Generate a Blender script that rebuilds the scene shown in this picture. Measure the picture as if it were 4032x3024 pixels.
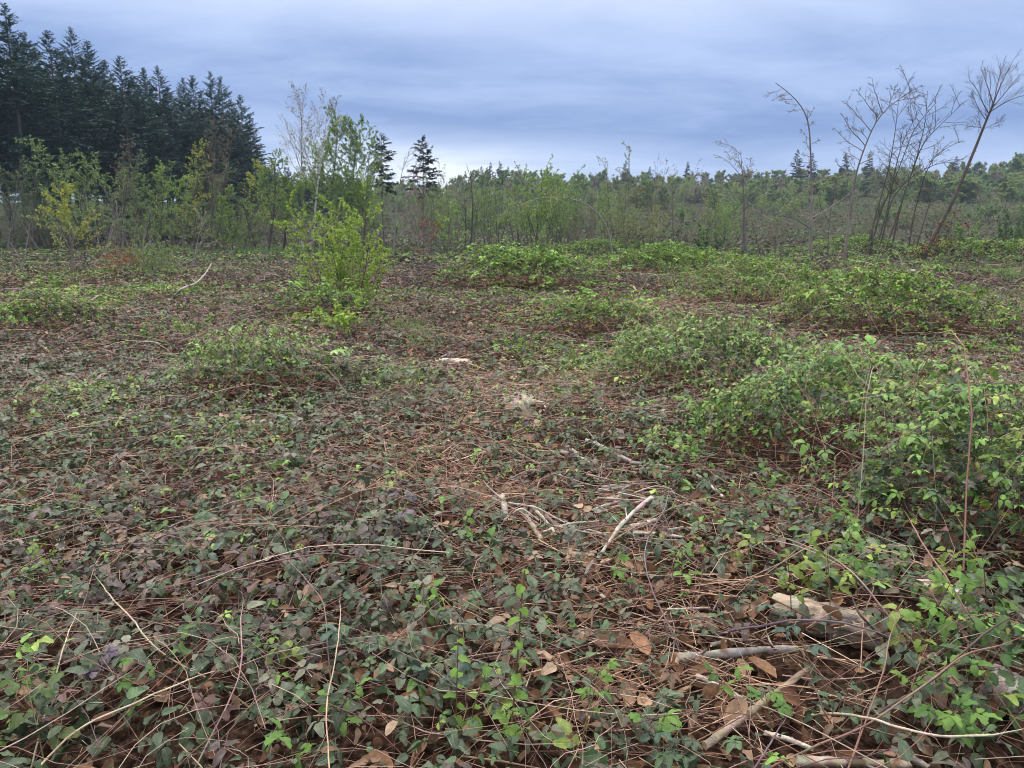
import bpy, math
import numpy as np
from math import radians

# ------------------------------------------------------------------ scene, camera, sky, sun
scene = bpy.context.scene
for o in list(bpy.data.objects):
    bpy.data.objects.remove(o)
F = 2879.0                      # focal length in photo pixels (4032 wide)
CAMZ = 1.68
PITCH = radians(11.6)
cam_data = bpy.data.cameras.new("camera")
cam_data.sensor_width = 36.0
cam_data.lens = 36.0 * F / 4032.0
cam_data.clip_start = 0.05
cam_data.clip_end = 3000.0
cam = bpy.data.objects.new("camera", cam_data)
cam.location = (0.0, 0.0, CAMZ)
cam.rotation_euler = (radians(90) - PITCH, 0.0, 0.0)
scene.collection.objects.link(cam)
scene.camera = cam

SUN_EL, SUN_AZ = radians(58), radians(-30)      # azimuth measured from +Y towards +X
world = bpy.data.worlds.new("World")
scene.world = world
world.use_nodes = True
wn, wl = world.node_tree.nodes, world.node_tree.links
wn.clear()


def wnode(kind, **kw):
    n = wn.new(kind)
    for k, v in kw.items():
        setattr(n, k, v)
    return n


def wmath(op, a, b=None, c=None, clamp=False):
    n = wnode("ShaderNodeMath", operation=op, use_clamp=clamp)
    for i, v in enumerate((a, b, c)):
        if v is None:
            continue
        if isinstance(v, (int, float)):
            n.inputs[i].default_value = v
        else:
            wl.new(v, n.inputs[i])
    return n.outputs[0]


def wmix(fac, a, b):
    n = wnode("ShaderNodeMix", data_type='RGBA')
    for sock, v in ((n.inputs[0], fac), (n.inputs[6], a), (n.inputs[7], b)):
        if isinstance(v, (int, float)):
            sock.default_value = v
        elif isinstance(v, tuple):
            sock.default_value = (*v, 1.0)
        else:
            wl.new(v, sock)
    return n.outputs[2]


sky = wnode("ShaderNodeTexSky", sky_type='NISHITA', sun_disc=False)
sky.sun_elevation, sky.sun_rotation = SUN_EL, SUN_AZ
sky.air_density, sky.dust_density = 1.0, 2.0
tc = wnode("ShaderNodeTexCoord")
sep = wnode("ShaderNodeSeparateXYZ")
wl.new(tc.outputs["Generated"], sep.inputs[0])
dx, dy, dz = sep.outputs
zc = wmath('MAXIMUM', dz, 0.0)
den = wmath('ADD', zc, 0.16)
cu, cv = wmath('DIVIDE', dx, den), wmath('DIVIDE', dy, den)
comb = wnode("ShaderNodeCombineXYZ")
wl.new(wmath('MULTIPLY', cu, 0.6), comb.inputs[0])
wl.new(cv, comb.inputs[1])


def wnoise(scale, detail, rough, loc):
    mp = wnode("ShaderNodeMapping")
    mp.inputs["Location"].default_value = loc
    wl.new(comb.outputs[0], mp.inputs[0])
    n = wnode("ShaderNodeTexNoise")
    n.inputs["Scale"].default_value = scale
    n.inputs["Detail"].default_value = detail
    n.inputs["Roughness"].default_value = rough
    n.inputs["Distortion"].default_value = 0.4
    wl.new(mp.outputs[0], n.inputs["Vector"])
    return n.outputs[0]


n1 = wnoise(1.5, 5.0, 0.55, (2.3, 1.1, 0.0))
n2 = wnoise(3.4, 6.0, 0.6, (7.7, 4.2, 0.0))
# the long dark stratus bank that crosses the clearing: its centre line drops from upper left to lower right
az = wmath('DIVIDE', dx, wmath('MAXIMUM', dy, 0.05))
bank_c = wmath('ADD', wmath('MULTIPLY', wmath('MULTIPLY', az, az), 0.06), wmath('MULTIPLY', az, -0.055))
bank_c = wmath('ADD', bank_c, 0.135)
bank = wmath('SUBTRACT', wmath('ADD', dz, wmath('MULTIPLY', wmath('SUBTRACT', n2, 0.5), 0.05)), bank_c)
# sharper lower edge, long soft fade upwards
bank_lo = wmath('DIVIDE', wmath('ADD', bank, 0.05), 0.05, clamp=True)
bank_hi = wmath('SUBTRACT', 1.0, wmath('DIVIDE', bank, 0.11), clamp=True)
bank = wmath('MULTIPLY', wmath('MULTIPLY', bank_lo, bank_lo), wmath('MULTIPLY', bank_hi, bank_hi))
tone = wmath('ADD', wmath('MULTIPLY', wmath('SUBTRACT', n1, 0.5), 1.3), wmath('MULTIPLY', wmath('SUBTRACT', n2, 0.5), 0.7))
tone = wmath('ADD', tone, 0.60)
tone = wmath('SUBTRACT', tone, wmath('MULTIPLY', bank, 0.55), clamp=True)
# thinner, paler cloud low down towards the light
ga = wmath('DIVIDE', wmath('ADD', az, 0.13), 0.17)
gb = wmath('DIVIDE', wmath('SUBTRACT', dz, 0.075), 0.035)
glow = wmath('POWER', 2.718, wmath('MULTIPLY', wmath('ADD', wmath('MULTIPLY', ga, ga), wmath('MULTIPLY', gb, gb)), -1.0))
ramp = wnode("ShaderNodeValToRGB")
ramp.color_ramp.elements[0].position = 0.0
ramp.color_ramp.elements[0].color = (0.135, 0.21, 0.40, 1)
ramp.color_ramp.elements[1].position = 1.0
ramp.color_ramp.elements[1].color = (0.325, 0.41, 0.60, 1)
wl.new(tone, ramp.inputs[0])
# overcast brightens and whitens towards the zenith, pale rim at the horizon
up = wmath('MULTIPLY', wmath('SUBTRACT', zc, 0.22, clamp=True), 1.5, clamp=True)
cl = wmix(up, ramp.outputs[0], (1.65, 1.58, 1.48))
rim = wmath('POWER', wmath('SUBTRACT', 1.0, wmath('MINIMUM', wmath('MULTIPLY', zc, 8.0), 1.0)), 2.0)
cl = wmix(wmath('MULTIPLY', rim, 0.45), cl, (0.50, 0.55, 0.66))
cl = wmix(wmath('MULTIPLY', glow, wmath('MULTIPLY', n2, 1.3), clamp=True), cl, (0.72, 0.75, 0.80))
nish = wnode("ShaderNodeVectorMath", operation='SCALE')
nish.inputs[3].default_value = 0.08
wl.new(sky.outputs[0], nish.inputs[0])
cover = wmix(0.94, nish.outputs[0], cl)
bg = wnode("ShaderNodeBackground")
bg.inputs[1].default_value = 1.0
wl.new(cover, bg.inputs[0])
wo = wnode("ShaderNodeOutputWorld")
wl.new(bg.outputs[0], wo.inputs[0])

sl = bpy.data.lights.new("sun", 'SUN')
sl.energy = 1.5
sl.angle = radians(15)
sl.color = (1.0, 0.95, 0.87)
sun = bpy.data.objects.new("sun", sl)
sun.rotation_euler = (radians(90) - SUN_EL, 0.0, math.pi - SUN_AZ)
sun.location = (0, 0, 60)
scene.collection.objects.link(sun)

vs = scene.view_settings
vs.view_transform, vs.look, vs.gamma, vs.exposure = "Standard", "None", 1.0, 0.8
vs.use_curve_mapping = False
scene.render.engine = 'CYCLES'
scene.cycles.max_bounces = 6
scene.cycles.diffuse_bounces = 2
scene.cycles.glossy_bounces = 2
scene.cycles.transmission_bounces = 3
scene.cycles.transparent_max_bounces = 6
scene.cycles.volume_bounces = 0
scene.cycles.use_denoising = True
scene.cycles.pixel_filter_type = 'BLACKMAN_HARRIS'
scene.cycles.filter_width = 1.0
scene.cycles.caustics_reflective = False
scene.cycles.caustics_refractive = False

# ------------------------------------------------------------------ numeric helpers
def rng(seed):
    return np.random.default_rng(seed)


def hash2(i, j, seed):
    h = (i.astype(np.int64) * 374761393 + j.astype(np.int64) * 668265263 + seed * 974634777) & 0x7FFFFFFF
    h = ((h ^ (h >> 13)) * 1274126177) & 0x7FFFFFFF
    h = (h ^ (h >> 16)) & 0xFFFFFF
    return h / float(0xFFFFFF)


def vnoise(x, y, s, seed):
    x, y = np.asarray(x, float) / s, np.asarray(y, float) / s
    i, j = np.floor(x), np.floor(y)
    fx, fy = x - i, y - j
    fx, fy = fx * fx * (3 - 2 * fx), fy * fy * (3 - 2 * fy)
    a, b = hash2(i, j, seed), hash2(i + 1, j, seed)
    c, d = hash2(i, j + 1, seed), hash2(i + 1, j + 1, seed)
    return (a + (b - a) * fx) * (1 - fy) + (c + (d - c) * fx) * fy


def fbm(x, y, s, seed, n=3):
    t, w, tot = 0.0, 1.0, 0.0
    for k in range(n):
        t = t + w * vnoise(x, y, s / 2 ** k, seed + k * 17)
        tot += w
        w *= 0.5
    return t / tot


def sstep(a, b, x):
    t = np.clip((np.asarray(x, float) - a) / (b - a), 0, 1)
    return t * t * (3 - 2 * t)


def norm(v):
    return v / np.maximum(np.linalg.norm(v, axis=-1, keepdims=True), 1e-9)


CP, SP = math.cos(PITCH), math.sin(PITCH)


def ray(u, v):
    a, b = (u - 2016.0) / F, (1512.0 - v) / F
    return np.array([a, CP + b * SP, -SP + b * CP])


def pix(u, v, depth):
    """The point seen at photo pixel (u, v) at the given distance along Y."""
    d = ray(u, v)
    return np.array([0, 0, CAMZ]) + d * (depth / d[1])


def ground_z(x, y):
    x, y = np.asarray(x, float), np.asarray(y, float)
    z = (fbm(x, y, 9.0, 3) - 0.5) * 0.5 * sstep(3, 14, y) + (fbm(x, y, 2.2, 9) - 0.5) * 0.10
    side = 0.80 + 0.45 * sstep(-30, 150, x)
    z = z + 14.5 * side * sstep(60, 300, y) + 0.03 * np.maximum(y - 260, 0)
    z = z + (fbm(x, y, 45.0, 5) - 0.5) * 5.0 * sstep(90, 220, y)
    return z


def gp(u, v, field=None):
    """Where the ray through photo pixel (u, v) meets the ground."""
    field = field or ground_z
    d = ray(u, v)
    t = np.geomspace(0.8, 420, 1400)
    p = np.array([0, 0, CAMZ]) + t[:, None] * d
    below = p[:, 2] < field(p[:, 0], p[:, 1])
    k = int(np.argmax(below)) if below.any() else len(t) - 1
    lo, hi = t[max(k - 1, 0)], t[k]
    for _ in range(20):
        m = 0.5 * (lo + hi)
        q = np.array([0, 0, CAMZ]) + m * d
        if q[2] < field(q[0], q[1]):
            hi = m
        else:
            lo = m
    q = np.array([0, 0, CAMZ]) + hi * d
    return q


# ------------------------------------------------------------------ the plan of the clearing: mounds, green, bare
# bramble thickets: photo pixel of the middle of the mound, half-width and half-depth in metres, height
THICKETS = [
    ("mid", 2060, 1140, 1.75, 1.9, 0.75, "rounded green bramble mound in mid-clearing with thin stems poking out of its top"),
    ("ridge", 2640, 1095, 2.4, 1.8, 0.8, "broad green bramble mound just behind the bare reddish brown patch"),
    ("dark", 2990, 1215, 1.5, 1.2, 0.65, "dense dark-edged bramble mound below the three bright upright shoots"),
    ("slope", 3500, 1330, 1.75, 1.3, 0.62, "wide bramble mound with dark hollow beneath, right of the curved bare tree"),
    ("corner", 3990, 1050, 4.5, 2.8, 1.0, "dark green bramble bank behind the grass at the picture's right edge"),
    ("arch", 2800, 1570, 1.15, .7, 0.48, "long arching green bramble mass beyond the pale branch pile"),
    ("near", 3480, 1860, 1.15, 0.6, 0.45, "leafy bright bramble mound sprawling in front of the pale stone"),
    ("close", 3960, 2260, 0.6, 0.6, 0.50, "large-leaved fresh bramble clump crowding the right picture edge by the log"),
    ("left", 1030, 1580, .8, 0.55, 0.32, "low green bramble hummock left of the straw-covered hollow"),
    ("hazel", 1260, 1275, 0.9, 0.8, 0.35, "green bramble skirt around the foot of the bright hazel bush"),
    ("edge", 90, 1330, .9, 1.0, 0.3, "green bramble hummock at the picture's left edge"),
    ("back", 3380, 1010, 3.6, 2.6, 0.9, "bramble bank at the foot of the leaning clump of bare stems"),
    ("rise", 2330, 1330, .8, .8, 0.3, "small fresh green bramble rise between the path and the reddish patch"),
    ("strip", 2350, 1015, 3.4, 2.4, 0.7, "bramble bank in front of the arched bent tree"),
]
TH = []
for key, u, v, rx, ry, h, lab in THICKETS:
    c = gp(u, v)
    TH.append((c[0], c[1] + 0.35 * ry, rx, ry, h))


def blob_list(rows):
    out = []
    for u, v, ru, rv, w in rows:
        c = gp(u, v)
        a, b = gp(u, v - rv * 0.8), gp(u, v + rv * 0.8)
        out.append((c[0], 0.5 * (a[1] + b[1]), ru * c[1] / F, max(0.5 * abs(a[1] - b[1]), 0.15), w))
    return out


# pixel centre, pixel radii, weight
GREEN = blob_list([
    (2850, 1490, 430, 70, .8), (3500, 1750, 500, 140, .9), (3850, 2150, 330, 350, .9), (2450, 1480, 260, 120, .6),
    (2060, 1110, 210, 55, .85), (2640, 1080, 250, 45, .9), (3000, 1185, 250, 40, .9), (3500, 1265, 380, 60, .85),
    (3000, 1030, 900, 35, .5), (2300, 1260, 260, 80, .6), (1030, 1510, 230, 90, .65), (1290, 1290, 150, 50, .8),
    (110, 1270, 170, 90, .8), (400, 1100, 400, 40, .6), (1050, 1010, 500, 40, .5), (620, 1170, 200, 30, .5),
    (350, 1650, 200, 90, .45), (900, 1830, 300, 90, .4), (3850, 1230, 250, 80, .35), (3960, 1450, 150, 60, .5),
    (2300, 1650, 160, 120, .35), (1560, 1560, 120, 60, .3), (3600, 2600, 350, 300, .65), (2000, 2900, 350, 150, .35),
    (150, 2900, 180, 150, .35), (3950, 2900, 150, 200, .5), (2650, 1950, 120, 180, .4), (2850, 1850, 300, 100, .7),
])
BARE = blob_list([
    (1950, 1560, 320, 100, .75), (1700, 1800, 330, 130, .8), (1900, 1980, 300, 120, .75), (2350, 2120, 330, 180, .8),
    (2600, 2450, 330, 200, .75), (2850, 2800, 500, 260, .8), (2350, 2750, 220, 250, .45), (1900, 1330, 200, 80, .45),
    (2600, 1220, 170, 50, .75), (2760, 1310, 170, 40, .6), (3450, 1600, 260, 70, .7), (3850, 1600, 220, 90, .55),
    (3050, 1430, 200, 50, .5), (1150, 1400, 260, 60, .35), (850, 1340, 300, 60, .3), (3100, 2050, 180, 120, .5),
    (2950, 2400, 200, 130, .6), (1500, 1950, 160, 60, .4), (3300, 1400, 260, 40, .6), (3550, 1490, 480, 45, .8), (2350, 1200, 160, 40, .5), (2300, 1560, 160, 60, .5),
])
PURPLE = blob_list([
    (850, 1250, 420, 110, .9), (1650, 1250, 280, 90, .8), (1150, 1350, 400, 90, .8), (1900, 1420, 260, 70, .6), (350, 1400, 400, 80, .6),
    (600, 2400, 700, 450, .75), (3300, 1420, 260, 60, .5), (2900, 1310, 260, 50, .5), (1500, 1420, 200, 80, .6), (1500, 2100, 400, 150, .4),
])


def blobs(x, y, rows):
    keep = np.ones_like(np.asarray(x, float))
    for bx, by, rx, ry, w in rows:
        q = ((x - bx) / rx) ** 2 + ((y - by) / ry) ** 2
        keep = keep * (1 - w * np.exp(-q * 0.8))
    return 1 - keep


def fields(x, y):
    """(green, bare, purple) shares of the plant cover at a spot."""
    j = (fbm(x, y, 1.1, 21) - 0.5)
    g = np.clip(1.2 * blobs(x, y, GREEN) + 1.0 * j, 0, 1)
    b = np.clip(blobs(x, y, BARE) + 0.8 * (fbm(x, y, 0.8, 31) - 0.5), 0, 1)
    p = np.clip(blobs(x, y, PURPLE) + 0.7 * (fbm(x, y, 0.9, 41) - 0.5), 0, 1)
    far = sstep(24, 44, y)
    p = np.maximum(p, .8 * sstep(6, 10, y) * (1 - g))
    return g * (1 - far) + far * np.clip(0.30 + 2.6 * j, 0, 1), b * (1 - far), p * (1 - .3 * far)


def mound(x, y):
    m = np.zeros_like(np.asarray(x, float))
    which = np.full(m.shape, -1)
    for k, (bx, by, rx, ry, h) in enumerate(TH):
        w = 0.45 + 1.1 * fbm(x, y, 0.5 + 0.3 * rx, 60 + k)
        q = ((x - bx) / (rx * w)) ** 2 + ((y - by) / (ry * w)) ** 2
        hh = 1.15 * h * np.clip(1 - q * 0.7, 0, 1) ** 0.7 * (0.35 + 1.2 * fbm(x, y, 0.25 + 0.25 * rx, 80 + k))
        which = np.where((q < 1.3) & (hh > m), k, which)
        m = np.maximum(m, hh)
    return m, which


def cover(x, y):
    """Height of the plant cover above the soil."""
    m, _ = mound(x, y)
    g, b, p = fields(x, y)
    base = 0.08 + 0.26 * fbm(x, y, 1.3, 51) * (0.45 + 0.8 * g) * (1 - 0.75 * b) + 0.16 * (fbm(x, y, 0.5, 52)) * (1 - b)
    return base + m + 0.28 * sstep(20, 45, y) * fbm(x, y, 3.0, 55)


def top_z(x, y):
    return ground_z(x, y) + cover(x, y)


# ------------------------------------------------------------------ mesh helpers
class Soup:
    """Collects vertices, triangles / quads, colours and leaf coordinates and links them as ONE mesh."""

    def __init__(self):
        self.v, self.f3, self.f4, self.c, self.l, self.n = [], [], [], [], [], 0

    def add(self, v, c, tris=None, quads=None, leaf=None):
        v = np.asarray(v, np.float32).reshape(-1, 3)
        c = np.asarray(c, np.float32)
        c = np.broadcast_to(c, (len(v), 3)) if c.ndim == 1 else c.reshape(-1, 3)
        self.v.append(v)
        self.c.append(c)
        self.l.append(np.zeros((len(v), 3), np.float32) if leaf is None else np.asarray(leaf, np.float32).reshape(-1, 3))
        if tris is not None and len(tris):
            self.f3.append(np.asarray(tris).reshape(-1, 3) + self.n)
        if quads is not None and len(quads):
            self.f4.append(np.asarray(quads).reshape(-1, 4) + self.n)
        self.n += len(v)
        return self

    def mesh(self, name, smooth=False):
        me = bpy.data.meshes.new(name)
        if not self.v:
            return me
        v, c, l = np.concatenate(self.v), np.concatenate(self.c), np.concatenate(self.l)
        f3 = np.concatenate(self.f3) if self.f3 else np.zeros((0, 3), int)
        f4 = np.concatenate(self.f4) if self.f4 else np.zeros((0, 4), int)
        loops = np.concatenate([f3.ravel(), f4.ravel()]).astype(np.int32)
        start = np.concatenate([np.arange(len(f3)) * 3, len(f3) * 3 + np.arange(len(f4)) * 4]).astype(np.int32)
        me.vertices.add(len(v))
        me.vertices.foreach_set("co", v.ravel())
        me.loops.add(len(loops))
        me.loops.foreach_set("vertex_index", loops)
        me.polygons.add(len(start))
        me.polygons.foreach_set("loop_start", start)
        if smooth:
            me.polygons.foreach_set("use_smooth", np.ones(len(start), bool))
        a = me.attributes.new("Col", 'FLOAT_COLOR', 'POINT')
        a.data.foreach_set("color", np.concatenate([c, np.ones((len(c), 1), np.float32)], 1).ravel())
        if l.any():
            a = me.attributes.new("Leaf", 'FLOAT_VECTOR', 'POINT')
            a.data.foreach_set("vector", l.ravel())
        me.update()
        me.validate()
        return me


COLL = scene.collection


def link(name, data, parent=None, mat=None, loc=None):
    o = bpy.data.objects.new(name, data)
    COLL.objects.link(o)
    if parent is not None:
        o.parent = parent
    if loc is not None:
        o.location = loc
    if mat is not None and data is not None and not data.materials:
        data.materials.append(mat)
    return o


def tag(o, label, cat, group=None, kind=None):
    o["label"], o["category"] = label, cat
    if group:
        o["group"] = group
    if kind:
        o["kind"] = kind
    return o


def thing(name, label, cat, loc, group=None):
    o = link(name, None, None, None, tuple(float(q) for q in loc))
    o.empty_display_size = 0.2
    return tag(o, label, cat, group)


def copy_tree(o, label=None, parent=None):
    c = o.copy()
    COLL.objects.link(c)
    c.parent = parent
    if label:
        c["label"] = label
    for ch in list(o.children):
        copy_tree(ch, None, c)
    return c


def tubes(soup, paths, radii, sides, col):
    """paths (N,P,3), radii (N,P), col (3,) or (N,3) or (N,P,3)."""
    paths = np.asarray(paths, float)
    if not len(paths):
        return soup
    N, P, _ = paths.shape
    radii = np.broadcast_to(np.asarray(radii, float), (N, P))
    t = np.gradient(paths, axis=1)
    t = norm(t)
    av = norm(paths[:, -1] - paths[:, 0])
    ref = np.where(np.abs(av[:, 2:3]) > 0.8, np.array([[1.0, 0.1, 0]]), np.array([[0, 0.1, 1.0]]))
    ref = np.repeat(ref[:, None], P, 1)
    a = norm(ref - (ref * t).sum(-1, keepdims=True) * t)
    b = np.cross(t, a)
    ang = np.arange(sides) * 2 * math.pi / sides
    ring = a[:, :, None] * np.cos(ang)[None, None, :, None] + b[:, :, None] * np.sin(ang)[None, None, :, None]
    v = paths[:, :, None] + ring * radii[:, :, None, None]
    base = np.arange(N * P).reshape(N, P) * sides
    k = np.arange(sides)
    q0, q1 = base[:, :-1, None] + k, base[:, :-1, None] + (k + 1) % sides
    q2, q3 = base[:, 1:, None] + (k + 1) % sides, base[:, 1:, None] + k
    col = np.asarray(col, float)
    if col.ndim == 2:
        col = np.repeat(col[:, None], P, 1)
    if col.ndim == 3:
        col = np.repeat(col[:, :, None], sides, 2).reshape(-1, 3)
    return soup.add(v, col, quads=np.stack([q0, q1, q2, q3], -1).reshape(-1, 4))


def rot(yaw, pitch, roll):
    """Leaf frames: x across, y along the leaf, z its upper side."""
    cy, sy, cp, sp, cr, sr = np.cos(yaw), np.sin(yaw), np.cos(pitch), np.sin(pitch), np.cos(roll), np.sin(roll)
    y = np.stack([-sy * cp, cy * cp, sp], -1)
    x0 = np.stack([cy, sy, np.zeros_like(yaw)], -1)
    z0 = np.cross(x0, y)
    x = x0 * cr[:, None] + z0 * sr[:, None]
    z = np.cross(x, y)
    return np.stack([x, y, z], -1)


def frame_from(y, up_hint):
    y = norm(y)
    x = norm(np.cross(y, up_hint))
    z = np.cross(x, y)
    return np.stack([x, y, z], -1)


def instance(soup, tpl, pos, R, scale, col, jit=0.0, r=None):
    tv, tf, tl, tg = tpl          # vertices, triangles, leaf coords, leaflet index per vertex
    N, V = len(pos), len(tv)
    if not N:
        return soup
    v = np.einsum('nij,vj->nvi', R, tv) * np.asarray(scale).reshape(-1, 1, 1) + pos[:, None]
    c = np.repeat(np.asarray(col, float)[:, None], V, 1)
    if jit:
        k = int(tg.max()) + 1
        c = c * (1 + jit * (r.random((N, k, 1)) - 0.5) * 2)[:, tg]
    f = tf[None] + (np.arange(N) * V)[:, None, None]
    leaf = np.repeat(tl[None], N, 0).astype(np.float32)
    leaf[:, :, 2] = hash2(np.arange(N), np.arange(N) * 7, 5)[:, None]
    return soup.add(v, np.clip(c, 0, 1), tris=f.reshape(-1, 3), leaf=leaf)


def leaflet(rows, cols, width=0.38, fold=0.25, droop=0.3, serr=0.0, wave=0.0):
    """One ovate leaflet of length 1 along +y: folded along its midrib, drooping, toothed edge."""
    pts, lf, idx = [(0, 0, 0)], [(0, 0, 0)], []
    ts = [.5 - .5 * math.cos(math.pi * (k + 1) / (rows + 1)) if rows > 2 else (k + 1) / (rows + 1) for k in range(rows)]
    for k, t in enumerate(ts):
        w = width * (math.sin(math.pi * t ** 0.8)) ** 0.55
        if serr:
            w *= 1 + (serr if k % 2 else -serr)
        line = []
        for c in range(cols):
            s = -1 + 2 * c / (cols - 1)
            tt = t - (0.05 * abs(s) if serr and k % 2 == 0 else 0)
            z = abs(s) * w * fold - droop * t * t - 0.12 * w * s * s + wave * math.sin(9 * t + 2 * s) * abs(s) * 0.1
            line.append(len(pts))
            pts.append((s * w, tt, z))
            lf.append((s, t, 0))
        idx.append(line)
    tip = len(pts)
    pts.append((0, 1, -droop))
    lf.append((0, 1, 0))
    f = []
    for c in range(cols - 1):
        f.append((0, idx[0][c + 1], idx[0][c]))
        f.append((tip, idx[-1][c], idx[-1][c + 1]))
        for k in range(rows - 1):
            a, b, d, e = idx[k][c], idx[k][c + 1], idx[k + 1][c + 1], idx[k + 1][c]
            f += [(a, b, d), (a, d, e)]
    return np.array(pts, float), np.array(f), np.array(lf, float)


def compound(kind, rows, cols, seed, serr=0.0, petiole=True):
    """A bramble leaf: 3 or 5 leaflets on a stalk; the leaf's own length is about 2."""
    r = rng(seed)
    V, Fc, L, G, n, g = [], [], [], [], 0, 0
    spec = {1: [(0, 1.0, 0.0)], 3: [(0, 1.1, .9), (78, .95, .1), (-78, .95, .1)],
            5: [(0, 1.05, .7), (52, .95, .35), (-52, .95, .35), (110, .7, .1), (-110, .7, .1)]}[kind]
    for ang, sc, off in spec:
        v, f, l = leaflet(rows, cols, r.uniform(.28, .35), r.uniform(.15, .6), r.uniform(.15, .6), serr, r.uniform(0, .8))
        a = radians(ang + r.uniform(-12, 12))
        tilt = r.uniform(-.55, .3)
        v = v * sc
        v = np.stack([v[:, 0], v[:, 1] * math.cos(tilt) - v[:, 2] * math.sin(tilt), v[:, 1] * math.sin(tilt) + v[:, 2] * math.cos(tilt)], -1)
        x, y = v[:, 0] * math.cos(a) - v[:, 1] * math.sin(a), v[:, 0] * math.sin(a) + v[:, 1] * math.cos(a)
        o = 0.85 if petiole else 0.0
        v = np.stack([x - math.sin(a) * .1, y + o + (off * .5 if kind > 1 else 0), v[:, 2]], -1)
        V.append(v)
        Fc.append(f + n)
        L.append(l)
        G.append(np.full(len(v), g))
        n += len(v)
        g += 1
    if petiole:
        w = 0.025
        V.append(np.array([(-w, 0, 0), (w, 0, 0), (0, 1.1, .02), (0, 0.5, -.05)], float))
        Fc.append(np.array([(0, 1, 2), (0, 3, 2), (1, 2, 3)]) + n)
        L.append(np.array([(0, .1, 0)] * 4, float))
        G.append(np.full(4, 0))
    return np.concatenate(V), np.concatenate(Fc), np.concatenate(L), np.concatenate(G)


KITE = (np.array([(0, 0, 0), (.30, .45, .07), (0, 1, -.12), (-.30, .45, .07)], float), np.array([(0, 1, 2), (0, 2, 3)]),
        np.array([(0, 0, 0), (1, .5, 0), (0, 1, 0), (-1, .5, 0)], float), np.zeros(4, int))
SPRAY = (np.array([(0, 0, 0), (.15, .42, .03), (0, 1, -.14), (-.15, .42, .03)], float),
         np.array([(0, 1, 2), (0, 2, 3)]), np.zeros((4, 3)), np.zeros(4, int))
OVATE = (lambda v, f, l: (v, f, l, np.zeros(len(v), int)))(*leaflet(2, 3, .36, .3, .3))


def kite_compound(seed, k=3):
    r = rng(seed)
    V, Fc, L, G = [], [], [], []
    for g, (ang, off) in enumerate([(0, .5), (75, .2), (-75, .2)] if k == 3 else [(50, .1), (-60, .1)]):
        a = radians(ang + r.uniform(-15, 15))
        v = KITE[0] * np.array([1.3, 1, 1 + r.uniform(-.5, 2.0)])
        x, y = v[:, 0] * math.cos(a) - v[:, 1] * math.sin(a), v[:, 0] * math.sin(a) + v[:, 1] * math.cos(a) + off
        V.append(np.stack([x, y, v[:, 2]], -1))
        Fc.append(KITE[1] + 4 * g)
        L.append(KITE[2])
        G.append(np.full(4, g))
    return np.concatenate(V), np.concatenate(Fc), np.concatenate(L), np.concatenate(G)


# ------------------------------------------------------------------ materials
def new_mat(name):
    m = bpy.data.materials.new(name)
    m.use_nodes = True
    m.node_tree.nodes.clear()
    return m, m.node_tree.nodes, m.node_tree.links


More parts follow.
